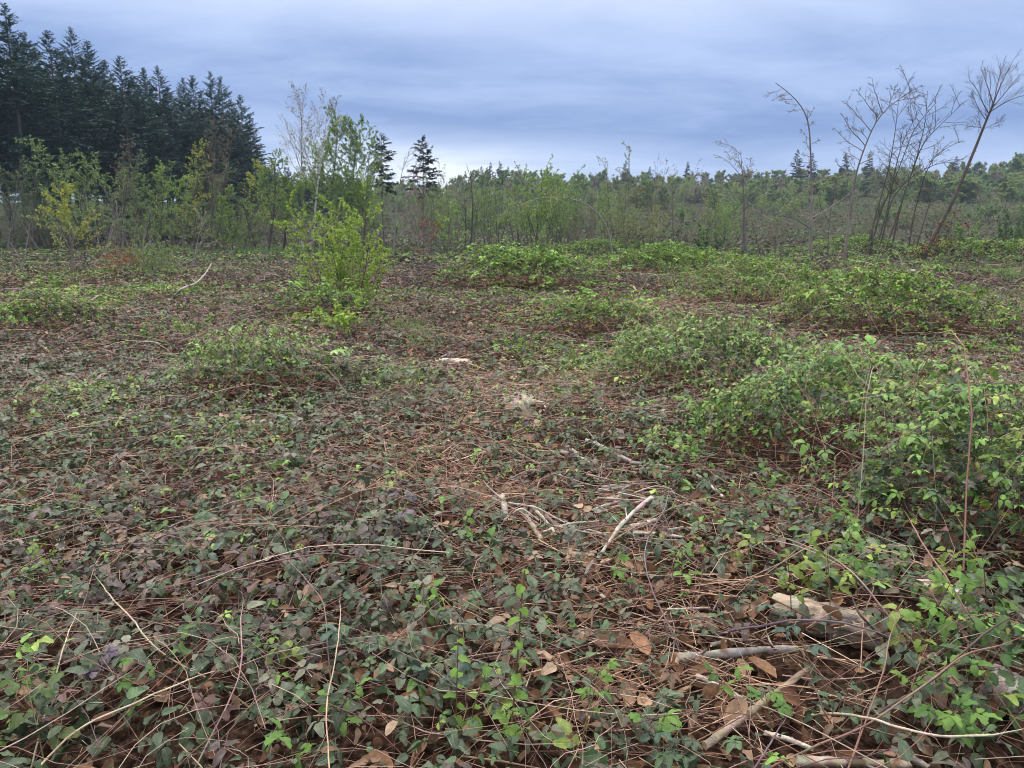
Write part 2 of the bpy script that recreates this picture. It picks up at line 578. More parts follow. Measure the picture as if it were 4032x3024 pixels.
def leaf_material(name, rough=0.45, trans=0.3, spec=0.5, veins=False, mottle=0.0):
    m, n, l = new_mat(name)
    out = n.new("ShaderNodeOutputMaterial")
    at = n.new("ShaderNodeAttribute")
    at.attribute_name = "Col"
    pb = n.new("ShaderNodeBsdfPrincipled")
    pb.inputs["Roughness"].default_value = rough
    pb.inputs["Specular IOR Level"].default_value = spec
    colour = at.outputs["Color"]
    if mottle:
        g = n.new("ShaderNodeNewGeometry")
        nt = n.new("ShaderNodeTexNoise")
        nt.inputs["Scale"].default_value = 55.0
        nt.inputs["Detail"].default_value = 3.0
        l.new(g.outputs["Position"], nt.inputs["Vector"])
        mr = n.new("ShaderNodeMapRange")
        mr.inputs[1].default_value, mr.inputs[2].default_value = 0.3, 0.7
        mr.inputs[3].default_value, mr.inputs[4].default_value = 1 - mottle, 1 + mottle
        l.new(nt.outputs[0], mr.inputs[0])
        sc = n.new("ShaderNodeVectorMath")
        sc.operation = 'SCALE'
        l.new(colour, sc.inputs[0])
        l.new(mr.outputs[0], sc.inputs[3])
        colour = sc.outputs[0]
    if veins:
        lf = n.new("ShaderNodeAttribute")
        lf.attribute_name = "Leaf"
        sx = n.new("ShaderNodeSeparateXYZ")
        l.new(lf.outputs["Vector"], sx.inputs[0])

        def mth(op, a, b=None):
            k = n.new("ShaderNodeMath")
            k.operation = op
            for i, v in enumerate((a, b)):
                if v is None:
                    continue
                if isinstance(v, (int, float)):
                    k.inputs[i].default_value = v
                else:
                    l.new(v, k.inputs[i])
            return k.outputs[0]
        ab = mth('ABSOLUTE', sx.outputs[0])
        ph = mth('SUBTRACT', sx.outputs[1], mth('MULTIPLY', ab, 0.22))
        st = mth('SINE', mth('MULTIPLY', ph, 2 * math.pi * 8.0))
        st = mth('POWER', mth('ABSOLUTE', st), 0.6)
        mid = mth('MINIMUM', mth('MULTIPLY', ab, 7.0), 1.0)
        hgt = mth('MULTIPLY', st, mid)
        bp = n.new("ShaderNodeBump")
        bp.inputs["Strength"].default_value = 0.55
        bp.inputs["Distance"].default_value = 0.004
        l.new(hgt, bp.inputs["Height"])
        l.new(bp.outputs[0], pb.inputs["Normal"])
        mx = n.new("ShaderNodeMix")
        mx.data_type = 'RGBA'
        mx.inputs[0].default_value = 0.0
        mr2 = n.new("ShaderNodeMapRange")
        mr2.inputs[3].default_value, mr2.inputs[4].default_value = 0.22, 0.0
        l.new(hgt, mr2.inputs[0])
        l.new(mr2.outputs[0], mx.inputs[0])
        l.new(colour, mx.inputs[6])
        mx.inputs[7].default_value = (0.30, 0.33, 0.22, 1)
        colour = mx.outputs[2]
    l.new(colour, pb.inputs["Base Color"])
    tr = n.new("ShaderNodeBsdfTranslucent")
    l.new(colour, tr.inputs[0])
    mx = n.new("ShaderNodeMixShader")
    mx.inputs[0].default_value = trans
    l.new(pb.outputs[0], mx.inputs[1])
    l.new(tr.outputs[0], mx.inputs[2])
    l.new(mx.outputs[0], out.inputs[0])
    return m


def bark_material(name, rough=0.85, noise=0.35, scale=30.0, stretch=(1, 1, .25), bump=0.5, dist=0.01, marks=None):
    m, n, l = new_mat(name)
    out = n.new("ShaderNodeOutputMaterial")
    at = n.new("ShaderNodeAttribute")
    at.attribute_name = "Col"
    tco = n.new("ShaderNodeTexCoord")
    mp = n.new("ShaderNodeMapping")
    mp.inputs["Scale"].default_value = stretch
    l.new(tco.outputs["Object"], mp.inputs[0])
    nt = n.new("ShaderNodeTexNoise")
    nt.inputs["Scale"].default_value = scale
    nt.inputs["Detail"].default_value = 5.0
    nt.inputs["Roughness"].default_value = 0.65
    l.new(mp.outputs[0], nt.inputs["Vector"])
    mr = n.new("ShaderNodeMapRange")
    mr.inputs[1].default_value, mr.inputs[2].default_value = 0.3, 0.7
    mr.inputs[3].default_value, mr.inputs[4].default_value = 1 - noise, 1 + noise
    l.new(nt.outputs[0], mr.inputs[0])
    sc = n.new("ShaderNodeVectorMath")
    sc.operation = 'SCALE'
    l.new(at.outputs["Color"], sc.inputs[0])
    l.new(mr.outputs[0], sc.inputs[3])
    colour = sc.outputs[0]
    if marks:
        n2 = n.new("ShaderNodeTexNoise")
        n2.inputs["Scale"].default_value = marks[0]
        mp2 = n.new("ShaderNodeMapping")
        mp2.inputs["Scale"].default_value = marks[1]
        l.new(tco.outputs["Object"], mp2.inputs[0])
        l.new(mp2.outputs[0], n2.inputs["Vector"])
        mr2 = n.new("ShaderNodeMapRange")
        mr2.inputs[1].default_value, mr2.inputs[2].default_value = marks[2], marks[2] + 0.06
        l.new(n2.outputs[0], mr2.inputs[0])
        mx = n.new("ShaderNodeMix")
        mx.data_type = 'RGBA'
        l.new(mr2.outputs[0], mx.inputs[0])
        l.new(colour, mx.inputs[6])
        mx.inputs[7].default_value = (*marks[3], 1)
        colour = mx.outputs[2]
    pb = n.new("ShaderNodeBsdfPrincipled")
    pb.inputs["Roughness"].default_value = rough
    pb.inputs["Specular IOR Level"].default_value = 0.25
    l.new(colour, pb.inputs["Base Color"])
    bp = n.new("ShaderNodeBump")
    bp.inputs["Strength"].default_value = bump
    bp.inputs["Distance"].default_value = dist
    l.new(nt.outputs[0], bp.inputs["Height"])
    l.new(bp.outputs[0], pb.inputs["Normal"])
    l.new(pb.outputs[0], out.inputs[0])
    return m


M_LEAF = leaf_material("bramble_leaf", 0.36, 0.14, 0.55, True, 0.3)
M_LEAF_FAR = leaf_material("small_leaf", 0.55, 0.22, 0.22)
M_TREE = leaf_material("tree_leaf", 0.55, 0.45, 0.3)
M_FRESH = leaf_material("fresh_leaf", 0.5, 0.4, 0.4, True, 0.1)
M_NEEDLE = leaf_material("needle", 0.6, 0.1, 0.3)
M_LITTER = leaf_material("dead_leaf", 0.75, 0.15, 0.2, False, 0.3)
M_CANE = bark_material("cane_bark", 0.6, 0.3, 60.0, (1, 1, 1), 0.3, 0.002)
M_BARK = bark_material("tree_bark", 0.9, 0.35, 9.0, (1, 1, .3), 0.6, 0.03)
M_BIRCH = bark_material("birch_bark", 0.7, 0.15, 5.0, (1, 1, 2.0), 0.3, 0.01, (3.0, (1, 1, 2.5), 0.55, (.05, .045, .04)))
M_DEAD = bark_material("weathered_wood", 0.85, 0.4, 22.0, (1, 1, 1), 0.7, 0.01, (9.0, (1, 1, 1), 0.60, (.10, .075, .055)))
M_LOG = bark_material("log_grain", 0.9, 0.5, 55.0, (.12, .8, 1), 0.9, 0.008, (7.0, (.5, 1, 1), 0.62, (.12, .09, .07)))
M_GRASS = leaf_material("grass_blade", 0.5, 0.35, 0.4)


def ground_material():
    m, n, l = new_mat("soil_and_litter")
    out = n.new("ShaderNodeOutputMaterial")
    g = n.new("ShaderNodeNewGeometry")
    pb = n.new("ShaderNodeBsdfPrincipled")
    pb.inputs["Roughness"].default_value = 0.95
    pb.inputs["Specular IOR Level"].default_value = 0.0

    def noise(scale, detail=6.0):
        k = n.new("ShaderNodeTexNoise")
        k.inputs["Scale"].default_value = scale
        k.inputs["Detail"].default_value = detail
        k.inputs["Roughness"].default_value = 0.65
        l.new(g.outputs["Position"], k.inputs["Vector"])
        return k.outputs[0]

    def rampn(src, stops):
        k = n.new("ShaderNodeValToRGB")
        e = k.color_ramp.elements
        e[0].position, e[0].color = stops[0][0], (*stops[0][1], 1)
        e[1].position, e[1].color = stops[-1][0], (*stops[-1][1], 1)
        for p, c in stops[1:-1]:
            x = e.new(p)
            x.color = (*c, 1)
        l.new(src, k.inputs[0])
        return k.outputs[0]
    near = rampn(noise(26.0), [(.32, (.010, .007, .006)), (.47, (.032, .019, .014)), (.58, (.075, .045, .033)), (.72, (.19, .125, .092))])  # soil tones taken near-black: shade of the leaf gaps put into the colour
    far = rampn(noise(0.22, 9.0), [(.34, (.035, .038, .026)), (.46, (.042, .058, .028)), (.56, (.058, .048, .036)), (.70, (.038, .055, .028))])
    sx = n.new("ShaderNodeSeparateXYZ")
    l.new(g.outputs["Position"], sx.inputs[0])
    mr = n.new("ShaderNodeMapRange")
    mr.inputs[1].default_value, mr.inputs[2].default_value = 30.0, 70.0
    l.new(sx.outputs[1], mr.inputs[0])
    mx = n.new("ShaderNodeMix")
    mx.data_type = 'RGBA'
    l.new(mr.outputs[0], mx.inputs[0])
    l.new(near, mx.inputs[6])
    l.new(far, mx.inputs[7])
    l.new(mx.outputs[2], pb.inputs["Base Color"])
    bp = n.new("ShaderNodeBump")
    bp.inputs["Strength"].default_value = 0.8
    bp.inputs["Distance"].default_value = 0.03
    l.new(noise(40.0), bp.inputs["Height"])
    l.new(bp.outputs[0], pb.inputs["Normal"])
    l.new(pb.outputs[0], out.inputs[0])
    return m


# ------------------------------------------------------------------ the ground: one sheet out past the wooded hill
def build_ground():
    s = np.linspace(-1, 1, 201)
    gx = 6 * s * 1.0 + 594 * np.sign(s) * np.abs(s) ** 4.0
    t = np.linspace(0, 1, 241)
    gy = -25 + 25 * np.minimum(t / .06, 1) + 16 * np.clip((t - .06) / .94, 0, 1) + 684 * np.clip((t - .06) / .94, 0, 1) ** 3.2
    X, Y = np.meshgrid(gx, gy)
    Z = ground_z(X, Y)
    ny, nx = X.shape
    i = np.arange(ny * nx).reshape(ny, nx)
    q = np.stack([i[:-1, :-1], i[:-1, 1:], i[1:, 1:], i[1:, :-1]], -1).reshape(-1, 4)
    sp = Soup()
    sp.add(np.stack([X, Y, Z], -1), (0.1, 0.08, 0.05), quads=q)
    o = link("ground", sp.mesh("ground", True), None, ground_material())
    o["kind"] = "structure"
    o["label"] = "uneven brown soil of the clearing rising to the wooded hillside"


build_ground()
# ------------------------------------------------------------------ tree growth
def grow(start, d, length, P, wob, trop, r):
    """N paths of P points: a wandering direction with a pull upwards (trop > 0) or downwards."""
    N = len(start)
    d = norm(np.asarray(d, float))
    pts = [np.asarray(start, float)]
    step = (np.asarray(length, float) / (P - 1))[:, None]
    for k in range(P - 1):
        d = norm(d + wob * r.normal(size=(N, 3)) + np.array([0, 0, trop]))
        pts.append(pts[-1] + d * step)
    return np.stack(pts, 1)


def sample(paths, t):
    """Points and tangents at t (N,k) along the paths (N,P,3)."""
    N, P, _ = paths.shape
    f = np.clip(t, 0, 1) * (P - 1)
    i = np.minimum(f.astype(int), P - 2)
    w = (f - i)[..., None]
    n = np.arange(N)[:, None]
    a, b = paths[n, i], paths[n, i + 1]
    return a * (1 - w) + b * w, norm(b - a)


def sprout(paths, lengths, k, t0, t1, ang, ang_sd, ratio, r, flat=0.0, taper=0.6, side=None):
    """k children on each path: start, direction, length, t."""
    N = len(paths)
    t = t0 + (t1 - t0) * (np.arange(k)[None] + r.random((N, k))) / k
    p, tan = sample(paths, t)
    rnd = r.normal(size=(N, k, 3))
    if flat:
        rnd[..., 2] *= (1 - flat)
    if side is not None:
        rnd = rnd + np.asarray(side) * 1.2
    perp = norm(rnd - (rnd * tan).sum(-1, keepdims=True) * tan)
    a = np.radians(ang + ang_sd * r.normal(size=(N, k)))[..., None]
    d = tan * np.cos(a) + perp * np.sin(a)
    L = np.asarray(lengths)[:, None] * ratio * (1 - taper * (t - t0) / max(t1 - t0, 1e-3)) * r.uniform(.65, 1.25, (N, k))
    return p.reshape(-1, 3), d.reshape(-1, 3), L.ravel(), t.ravel()


def spline(pts, P):
    pts = np.asarray(pts, float)
    s = np.concatenate([[0], np.cumsum(np.linalg.norm(np.diff(pts, axis=0), axis=1))])
    q = np.linspace(0, s[-1], P)
    out = np.stack([np.interp(q, s, pts[:, k]) for k in range(3)], -1)
    for _ in range(2):
        out[1:-1] = 0.25 * out[:-2] + 0.5 * out[1:-1] + 0.25 * out[2:]
    return out


def shade(col, r, n, amt=0.25):
    c = np.asarray(col, float)
    return np.clip(c[None] * (1 + amt * r.normal(size=(n, 1))) * (1 + 0.08 * r.normal(size=(n, 3))), 0.004, 0.9)


def leaf_soup(soup, paths, per, size, cols, r, tpl=OVATE, t0=0.15, hang=0.3, amt=0.2):
    if not len(paths) or per <= 0:
        return
    N = len(paths)
    t = t0 + (1 - t0) * r.random((N, per))
    p, tan = sample(paths, t)
    p, tan = p.reshape(-1, 3), tan.reshape(-1, 3)
    n = len(p)
    d = norm(tan * .5 + r.normal(size=(n, 3)) * .7 - np.array([0, 0, hang]))
    up = norm(np.array([0, 0, 1.0]) + r.normal(size=(n, 3)) * .45)
    R = frame_from(d, up)
    c = np.asarray(cols, float)
    c = shade((1, 1, 1), r, n, amt) * c[r.integers(0, len(c), n)]
    instance(soup, tpl, p, R, size * r.uniform(.6, 1.25, n), c)


def wood_rings(length_path, r0, r1, P, power=1.0):
    return r0 + (r1 - r0) * np.linspace(0, 1, P) ** power


def broad_tree(name, label, cat, base, trunk_pts, r0, limbs, twigs, twiglets, leaf, r, bark=(.12, .10, .085), group=None,
               mat=None, split=True, r_tip=0.01, twig_r=0.008, leaf_mat=None, crown_name="crown", sides=7, P=16):
    """trunk_pts: world points. limbs / twigs / twiglets: dict for sprout + grow. leaf: dict(per, size, cols) or None."""
    mat = mat or M_BARK
    root = thing(name, label, cat, base, group)
    base = np.asarray(base, float)
    tp = spline(np.asarray(trunk_pts) - base, P)
    tl = np.linalg.norm(np.diff(tp, axis=0), axis=1).sum()
    s = Soup()
    tubes(s, tp[None], wood_rings(tp, r0, r_tip, P, .8)[None], sides, shade(bark, r, P, .08)[None])
    link("trunk", s.mesh("trunk", True), root, mat)
    crown = Soup()
    ends = tp[None, int(P * .75):]

    def lv(paths, lens, q, rr):
        st, d, L, t = sprout(paths, lens, q['k'], q.get('t0', .2), q.get('t1', 1), q.get('ang', 50), q.get('sd', 12),
                             q.get('ratio', .4), rr, q.get('flat', 0), q.get('taper', .6), q.get('side'))
        return grow(st, d, L, q.get('P', 6), q.get('wob', .12), q.get('trop', .03), rr), L
    l1, L1 = lv(tp[None], [tl], limbs, r)
    extra = limbs.get('paths')
    if extra:
        ep = np.stack([spline(np.asarray(e) - base, l1.shape[1]) for e in extra])
        l1 = np.concatenate([l1, ep])
        L1 = np.concatenate([L1, np.linalg.norm(np.diff(ep, axis=1), axis=2).sum(1)])
    n1 = len(l1)
    l2, L2 = lv(l1, L1, twigs, r)
    l3, L3 = (lv(l2, L2, twiglets, r) if twiglets else (np.zeros((0, 4, 3)), np.zeros(0)))
    k2 = twigs['k']
    k3 = twiglets['k'] if twiglets else 0
    rr1 = limbs.get('r', r0 * .35)
    for g in (range(n1) if split else [None]):
        a = slice(g, g + 1) if split else slice(None)
        b = slice(g * k2, (g + 1) * k2) if split else slice(None)
        c = slice(g * k2 * k3, (g + 1) * k2 * k3) if split else slice(None)
        s = Soup()
        P1 = l1.shape[1]
        w1 = np.clip(L1[a] / max(L1.max(), 1e-6), .4, 1)[:, None]
        tubes(s, l1[a], w1 * wood_rings(None, rr1, twig_r, P1)[None], 5, shade(bark, r, len(l1[a]), .1))
        tubes(s, l2[b], wood_rings(None, twig_r * 1.1, twig_r * .6, l2.shape[1])[None], 3, shade(bark, r, len(l2[b]), .12))
        if k3:
            tubes(s, l3[c], wood_rings(None, twig_r * .7, twig_r * .4, l3.shape[1])[None], 3, shade(bark, r, len(l3[c]), .12))
        link("branch" if split else "limb", s.mesh("branch", True), root, mat)
    if leaf:
        src = [l3, l2] if k3 else [l2, l1]
        leaf_soup(crown, src[0], leaf['per'], leaf['size'], leaf['cols'], r, leaf.get('tpl', OVATE), hang=leaf.get('hang', .3))
        leaf_soup(crown, src[1], leaf.get('per2', leaf['per']), leaf['size'], leaf['cols'], r, leaf.get('tpl', OVATE), hang=leaf.get('hang', .3))
        if leaf.get('top', 1):
            leaf_soup(crown, ends, leaf.get('per', 4) * 2, leaf['size'], leaf['cols'], r, leaf.get('tpl', OVATE))
        link(crown_name, crown.mesh(crown_name), root, leaf_mat or M_TREE)
    return root


# ------------------------------------------------------------------ conifers
def conifer_meshes(H, crown0, spread, r, cols, n_per_m=7.0, dead=0.25, droop=-.05, spray=.62, top_narrow=1.0, density=15):
    """(trunk, dead_branch, crown) meshes of a fir of height H whose live crown starts at H * crown0."""
    P = 20
    tp = np.zeros((1, P, 3))
    tp[0, :, 2] = np.linspace(0, H, P)
    tp[0, :, 0] = np.cumsum(r.normal(size=P)) * .02
    s = Soup()
    bark = (.115, .095, .085)
    tubes(s, tp, wood_rings(None, H * .0105, .012, P, .9)[None], 8, shade(bark, r, P, .06)[None])
    trunk = s.mesh("trunk", True)
    n = int(H * (1 - crown0) * n_per_m)
    h = crown0 + (1 - crown0) * ((np.arange(n) + r.random(n)) / n) ** .8
    rel = (1 - h) / (1 - crown0)
    L = spread * (rel ** (.74 * top_narrow)) * np.where(rel > .7, 1 - (rel - .7) * 1.2, 1) * r.uniform(.5, 1.3, n) + .18
    az_ = r.uniform(0, 2 * math.pi, n)
    el = np.radians(np.interp(rel, [0, .3, 1], [48, 14, -14]) + 9 * r.normal(size=n))
    d = np.stack([np.cos(az_) * np.cos(el), np.sin(az_) * np.cos(el), np.sin(el)], -1)
    st, _ = sample(tp, h[None])
    bp = grow(st[0], d, L, 6, .05, .035 + droop * .2, r)
    w = Soup()
    tubes(w, bp, (np.linspace(.03, .008, 6)[None] * np.clip(L / spread, .3, 1)[:, None]), 3, shade((.09, .075, .065), r, n, .1))
    nd = int(H * crown0 * 5 * dead * 4)
    if nd:
        hd = crown0 * (.18 + .85 * r.random(nd))
        std, _ = sample(tp, hd[None])
        azd = r.uniform(0, 2 * math.pi, nd)
        dd = np.stack([np.cos(azd), np.sin(azd), r.uniform(-.5, .15, nd)], -1)
        tubes(w, grow(std[0], dd, r.uniform(.6, 2.4, nd), 4, .1, -.05, r), np.linspace(.02, .006, 4)[None], 3, shade((.16, .14, .13), r, nd, .15))
    wood = w.mesh("branch")
    c = Soup()
    cnt = np.clip((density * L / spread * 2.0).astype(int), 7, 120)
    which = np.repeat(np.arange(n), cnt)
    m = len(which)
    t = (.12 + .9 * r.random(m)) ** .8
    t = np.clip(t, 0, 1)
    p, tan = sample(bp[which], t[:, None])
    p, tan = p[:, 0], tan[:, 0]
    sgn = np.where(r.random(m) < .5, -1, 1)[:, None]
    sidev = norm(np.cross(tan, np.array([0, 0, 1.0]))) * sgn
    fw = r.uniform(.35, 1.0, m)[:, None]
    dirs = norm(tan * fw + sidev * (1.1 - fw * .6) + np.stack([np.zeros(m), np.zeros(m), r.uniform(-.42, .28, m)], -1) + .15 * r.normal(size=(m, 3)))
    size = spray * (1.12 - .6 * t) * np.clip(L[which] / spread + .25, .36, 1) * r.uniform(.6, 1.3, m)
    up = norm(np.array([0, 0, 1.0]) + .35 * r.normal(size=(m, 3)))
    colr = shade((1, 1, 1), r, m, .22) * np.asarray(cols)[r.integers(0, len(cols), m)]
    instance(c, SPRAY, p, frame_from(dirs, up), size, colr)
    # leader
    k = 26
    pt, _ = sample(tp, np.linspace(.965, 1, k)[None])
    aa = r.uniform(0, 6.28, k)
    instance(c, SPRAY, pt[0], frame_from(np.stack([np.cos(aa), np.sin(aa), np.full(k, .9)], -1), np.array([0, 0, 1.0])), np.linspace(.36, .2, k) * H / 24, shade(cols[0], r, k))
    return trunk, wood, c.mesh("crown")


def place_conifer(protos, k, base, H, label, group, name="conifer_tree", yaw=0.0, wide=1.0):
    ph, (tm, wm, cm) = protos[k]
    root = thing(name, label, "tree", base, group)
    sc = H / ph
    root.scale = (sc * wide, sc * wide, sc)
    root.rotation_euler = (0, 0, yaw)
    link("trunk", tm, root, M_BARK)
    link("branch", wm, root, M_BARK)
    link("crown", cm, root, M_NEEDLE)
    return root


DARKN = [(.045, .115, .105), (.058, .138, .115), (.072, .158, .118), (.038, .10, .10)]
fir = []
for k, (H, c0, sp) in enumerate([(25, .27, 4.6), (23, .30, 4.2), (22, .25, 4.6), (21, .31, 4.0)]):
    fir.append((H, conifer_meshes(H, c0, sp, rng(100 + k), DARKN, n_per_m=15, density=64, spray=.62)))

STAND = [  # photo pixel of the tip, distance, prototype, spread factor
    (8, 12, 70, 0, 1.25), (95, 125, 80, 1, 1.0), (192, 122, 77, 2, 1.2), (275, 108, 84, 4, 1.0), (345, 162, 88, 3, 1.1),
    (470, 220, 82, 2, 1.2), (405, 235, 94, 1, 1.1), (565, 268, 99, 3, 1.1), (615, 258, 89, 0, 1.15), (722, 305, 103, 4, 1.0),
    (758, 298, 95, 2, 1.1), (822, 280, 99, 0, 1.0), (868, 300, 108, 1, 1.0), (948, 374, 103, 2, 1.05),
    (-70, 60, 74, 4, 1.1), (-150, 20, 70, 1, 1.1), (45, 150, 92, 3, 1.1), (140, 190, 96, 0, 1.1), (235, 200, 98, 1, 1.1), (320, 240, 104, 4, 1.1),
    (440, 290, 108, 0, 1.0), (520, 300, 112, 2, 1.1), (660, 340, 114, 3, 1.1), (790, 360, 118, 4, 1.0), (905, 390, 116, 3, 1.0), (700, 345, 124, 1, 1.0),
    (590, 345, 120, 4, 1.0), (380, 300, 116, 2, 1.1), (180, 260, 108, 3, 1.1), (980, 450, 122, 1, .9),
]
STAND_LABELS = {
    0: "tallest broad dark conifer rising at the picture's upper left corner",
    2: "tall dark conifer with a ragged twin-peaked crown, third in from the left edge",
    3: "slender conifer with a sharp spire standing above the stand's outline",
    5: "broad-shouldered dark conifer in the middle of the left stand's front row",
    8: "dark conifer with a blunt double top near the middle of the stand",
    11: "dark conifer with jagged spire, the tallest towards the stand's receding end",
    1: "narrow dark conifer between the corner giant and the twin-peaked one",
    4: "conifer with a thin ragged tip just right of the sharp spire",
    6: "conifer set back in the notch left of the broad-shouldered one",
    7: "slim pointed conifer left of the blunt double top",
    9: "conifer set back just right of the blunt double top",
    10: "rounded dark conifer left of the tallest at the receding end",
    12: "leaning-tipped conifer right of the tallest at the receding end",
    13: "last conifer of the stand, its drooping side branches against the sky",
}
for k, (u, v, d, pr, wd) in enumerate(STAND):
    t = pix(u, v, d)
    gz = float(ground_z(t[0], t[1]))
    place_conifer(fir, pr % 4, (t[0], t[1], gz - .1), t[2] - gz, STAND_LABELS.get(k, "dark conifer deep inside the dense stand, mostly hidden by the front row"),
                  "conifers in the dense stand" if k in STAND_LABELS else "inner conifers of the dense stand", yaw=k * 1.7, wide=wd * 1.15)

r_ = rng(155)
for k in range(62):
    d = r_.uniform(92, 175)
    u = r_.uniform(-120, 930 if d < 130 else 1010)
    vt = np.interp(u, [-120, 100, 500, 900, 1010], [190, 240, 350, 430, 520]) + r_.uniform(0, 60)
    t = pix(u, vt, d)
    gz = float(ground_z(t[0], t[1]))
    place_conifer(fir, k % 4, (t[0], t[1], gz - .1), t[2] - gz, "dark conifer deep inside the dense stand, mostly hidden by the front row", "inner conifers of the dense stand", yaw=k * 2.3, wide=1.1)

# far spruces: on the wooded hill and behind the birches
FARN = [(.022, .045, .05), (.028, .055, .055), (.018, .04, .045)]
spr = [(16, conifer_meshes(16, .10, 2.6, rng(140), FARN, n_per_m=8, density=22, dead=0, spray=1.1)),
       (15, conifer_meshes(15, .14, 2.2, rng(141), FARN, n_per_m=8, density=22, dead=0, spray=1.1))]
HILL_SPRUCE = [(3143, 588, 262, 0, 1.0), (3200, 602, 262, 0, 1.05), (3330, 600, 275, 1, 1.0), (3428, 595, 275, 1, .9), (3768, 615, 268, 0, 1.1),
               (2710, 636, 290, 1, .9), (2465, 632, 285, 0, .9), (1932, 640, 270, 0, .8), (1968, 642, 275, 1, .9), (1895, 655, 280, 0, 1.0), (2000, 655, 280, 1, .8), (2560, 655, 300, 0, .9)]
HS_LAB = ["narrow dark spruce on the hill crest beside the curved bare trunk", "broad dark spruce on the hill crest crossed by the curved bare trunk",
          "dark spruce on the crest between the curved tree and the leaning clump", "slim dark spruce on the crest behind the leaning clump's first stem",
          "dark spruce on the crest just left of the big leaning tree", "lone small spruce tip on the crest left of the gnarled tree",
          "dark spruce behind the bare wispy stems right of the arched tree", "pointed spruce tip on the skyline above the narrow coppice",
          "second pointed spruce tip on the skyline above the narrow coppice", "flat dark conifer top left of the two spruce tips",
          "small conifer top just right of the two spruce tips", "faint dark spruce far behind the wispy stems"]
for k, (u, v, d, pr, wd) in enumerate(HILL_SPRUCE):
    t = pix(u, v, d)
    gz = float(ground_z(t[0], t[1]))
    place_conifer(spr, pr, (t[0], t[1], gz - .1), max(t[2] - gz, 6), HS_LAB[k], "dark spruces on the hill crest", "spruce_tree", k * 1.1, wd * 1.25)
r_ = rng(150)
for k in range(22):
    u = 985 + 22 * k + r_.uniform(-8, 8)
    d = r_.uniform(150, 185)
    t = pix(u, 585 + 60 * abs(math.sin(k * 1.7)) + 5.0 * k, d)
    gz = float(ground_z(t[0], t[1]))
    place_conifer(spr, k % 2, (t[0], t[1], gz - .1), max(t[2] - gz, 5), "dark conifer of the distant plantation seen behind the birches",
                  "distant plantation conifers", "spruce_tree", k * .9, 1.15)

# two slim pines with a bare stem
pine_cols = [(.045, .08, .06), (.055, .095, .068), (.04, .07, .056)]
for (u, v, d, lab, sd) in [(1498, 532, 72, "slim dark pine with flat-sided crown and long bare stem, left of the pair", 160),
                           (1656, 537, 72, "slim dark pine with pointed crown, right of the pair beside the bare bushes", 161)]:
    t = pix(u, v, d)
    gz = float(ground_z(t[0], t[1]))
    H = t[2] - gz
    pm = (H, conifer_meshes(H, .52, 1.75, rng(sd), pine_cols, n_per_m=13, density=22, dead=.35, spray=.6, top_narrow=.8))
    place_conifer([pm], 0, (t[0], t[1], gz - .05), H, lab, "slim pines", "pine_tree")

# ------------------------------------------------------------------ the wood on the far hill
HILLC = [[(.26, .36, .11), (.23, .33, .11)], [(.32, .34, .12), (.28, .31, .14)], [(.25, .21, .15), (.27, .23, .17)],
         [(.19, .29, .14), (.23, .33, .15)], [(.34, .40, .12), (.30, .38, .11)], [(.15, .21, .12), (.18, .24, .13)]]


def hill_tree_proto(k, seed):
    r = rng(seed)
    H = 13.0
    tp = grow(np.zeros((1, 3)), np.array([[0, 0, 1.0]]), [H * .8], 8, .04, .02, r)
    w = Soup()
    tubes(w, tp, np.linspace(.2, .03, 8)[None], 5, (.09, .08, .07))
    st, d, L, _ = sprout(tp, [H * .8], 24, .04, 1, 55, 12, .40, r, taper=.40)
    l1 = grow(st, d, L, 6, .1, .10, r)
    tubes(w, l1, np.linspace(.06, .015, 6)[None], 3, (.10, .09, .08))
    st, d, L, _ = sprout(l1, L, 8, .2, 1, 45, 15, .5, r)
    l2 = grow(st, d, L, 4, .12, .08, r)
    tubes(w, l2, np.linspace(.02, .008, 4)[None], 3, (.11, .095, .085))
    c = Soup()
    leaf_soup(c, l2, [15, 12, 4, 14, 12, 16][k], .62, HILLC[k], r, KITE, amt=.25)
    leaf_soup(c, l1, 22, .60, HILLC[k], r, KITE, amt=.25)
    return w.mesh("trunk"), c.mesh("crown")


hill_protos = [hill_tree_proto(k, 200 + k) for k in range(6)]
r_ = rng(210)
HILL_LAB = ["fresh green rounded tree in the far hillside wood", "yellow-green hazy tree in the far hillside wood", "brownish still-leafless tree in the far hillside wood",
            "bluish green rounded tree in the far hillside wood", "pale lime-green tree in the far hillside wood", "dull dark green tree in the far hillside wood"]


def hill_tree(u, v_top, d, k):
    t = pix(u, v_top, d)
    gz = float(ground_z(t[0], t[1]))
    H = float(np.clip(t[2] - gz, 5, 22))
    root = thing("hillside_tree", HILL_LAB[k], "tree", (t[0], t[1], gz - .1), "trees of the far hillside wood, " + HILL_LAB[k].split(" in ")[0])
    w = r_.uniform(.95, 1.35) * max(H / 13, .7)
    root.scale = (w, w, H / 13.0 * 1.02)
    root.rotation_euler = (0, 0, r_.uniform(0, 6.28))
    link("trunk", hill_protos[k][0], root, M_BARK)
    link("crown", hill_protos[k][1], root, M_TREE)


for row, (d0, dv, step) in enumerate([(235, 34, 52), (258, 14, 50), (285, 0, 48), (320, -6, 60)]):
    u = 1000.0
    while u < 4250:
        top = np.interp(u, [1000, 1500, 1750, 1850, 2300, 2800, 3000, 3400, 3700, 3900, 4100], [690, 712, 716, 680, 672, 676, 668, 662, 655, 628, 600])
        if row == 0:
            top = top + 25 * r_.random()
        hill_tree(u, top + dv + r_.uniform(-12, 22), d0 + r_.uniform(-10, 10), int(r_.choice(6, p=[.24, .2, .16, .2, .1, .1])))
        u += step * r_.uniform(.6, 1.35)

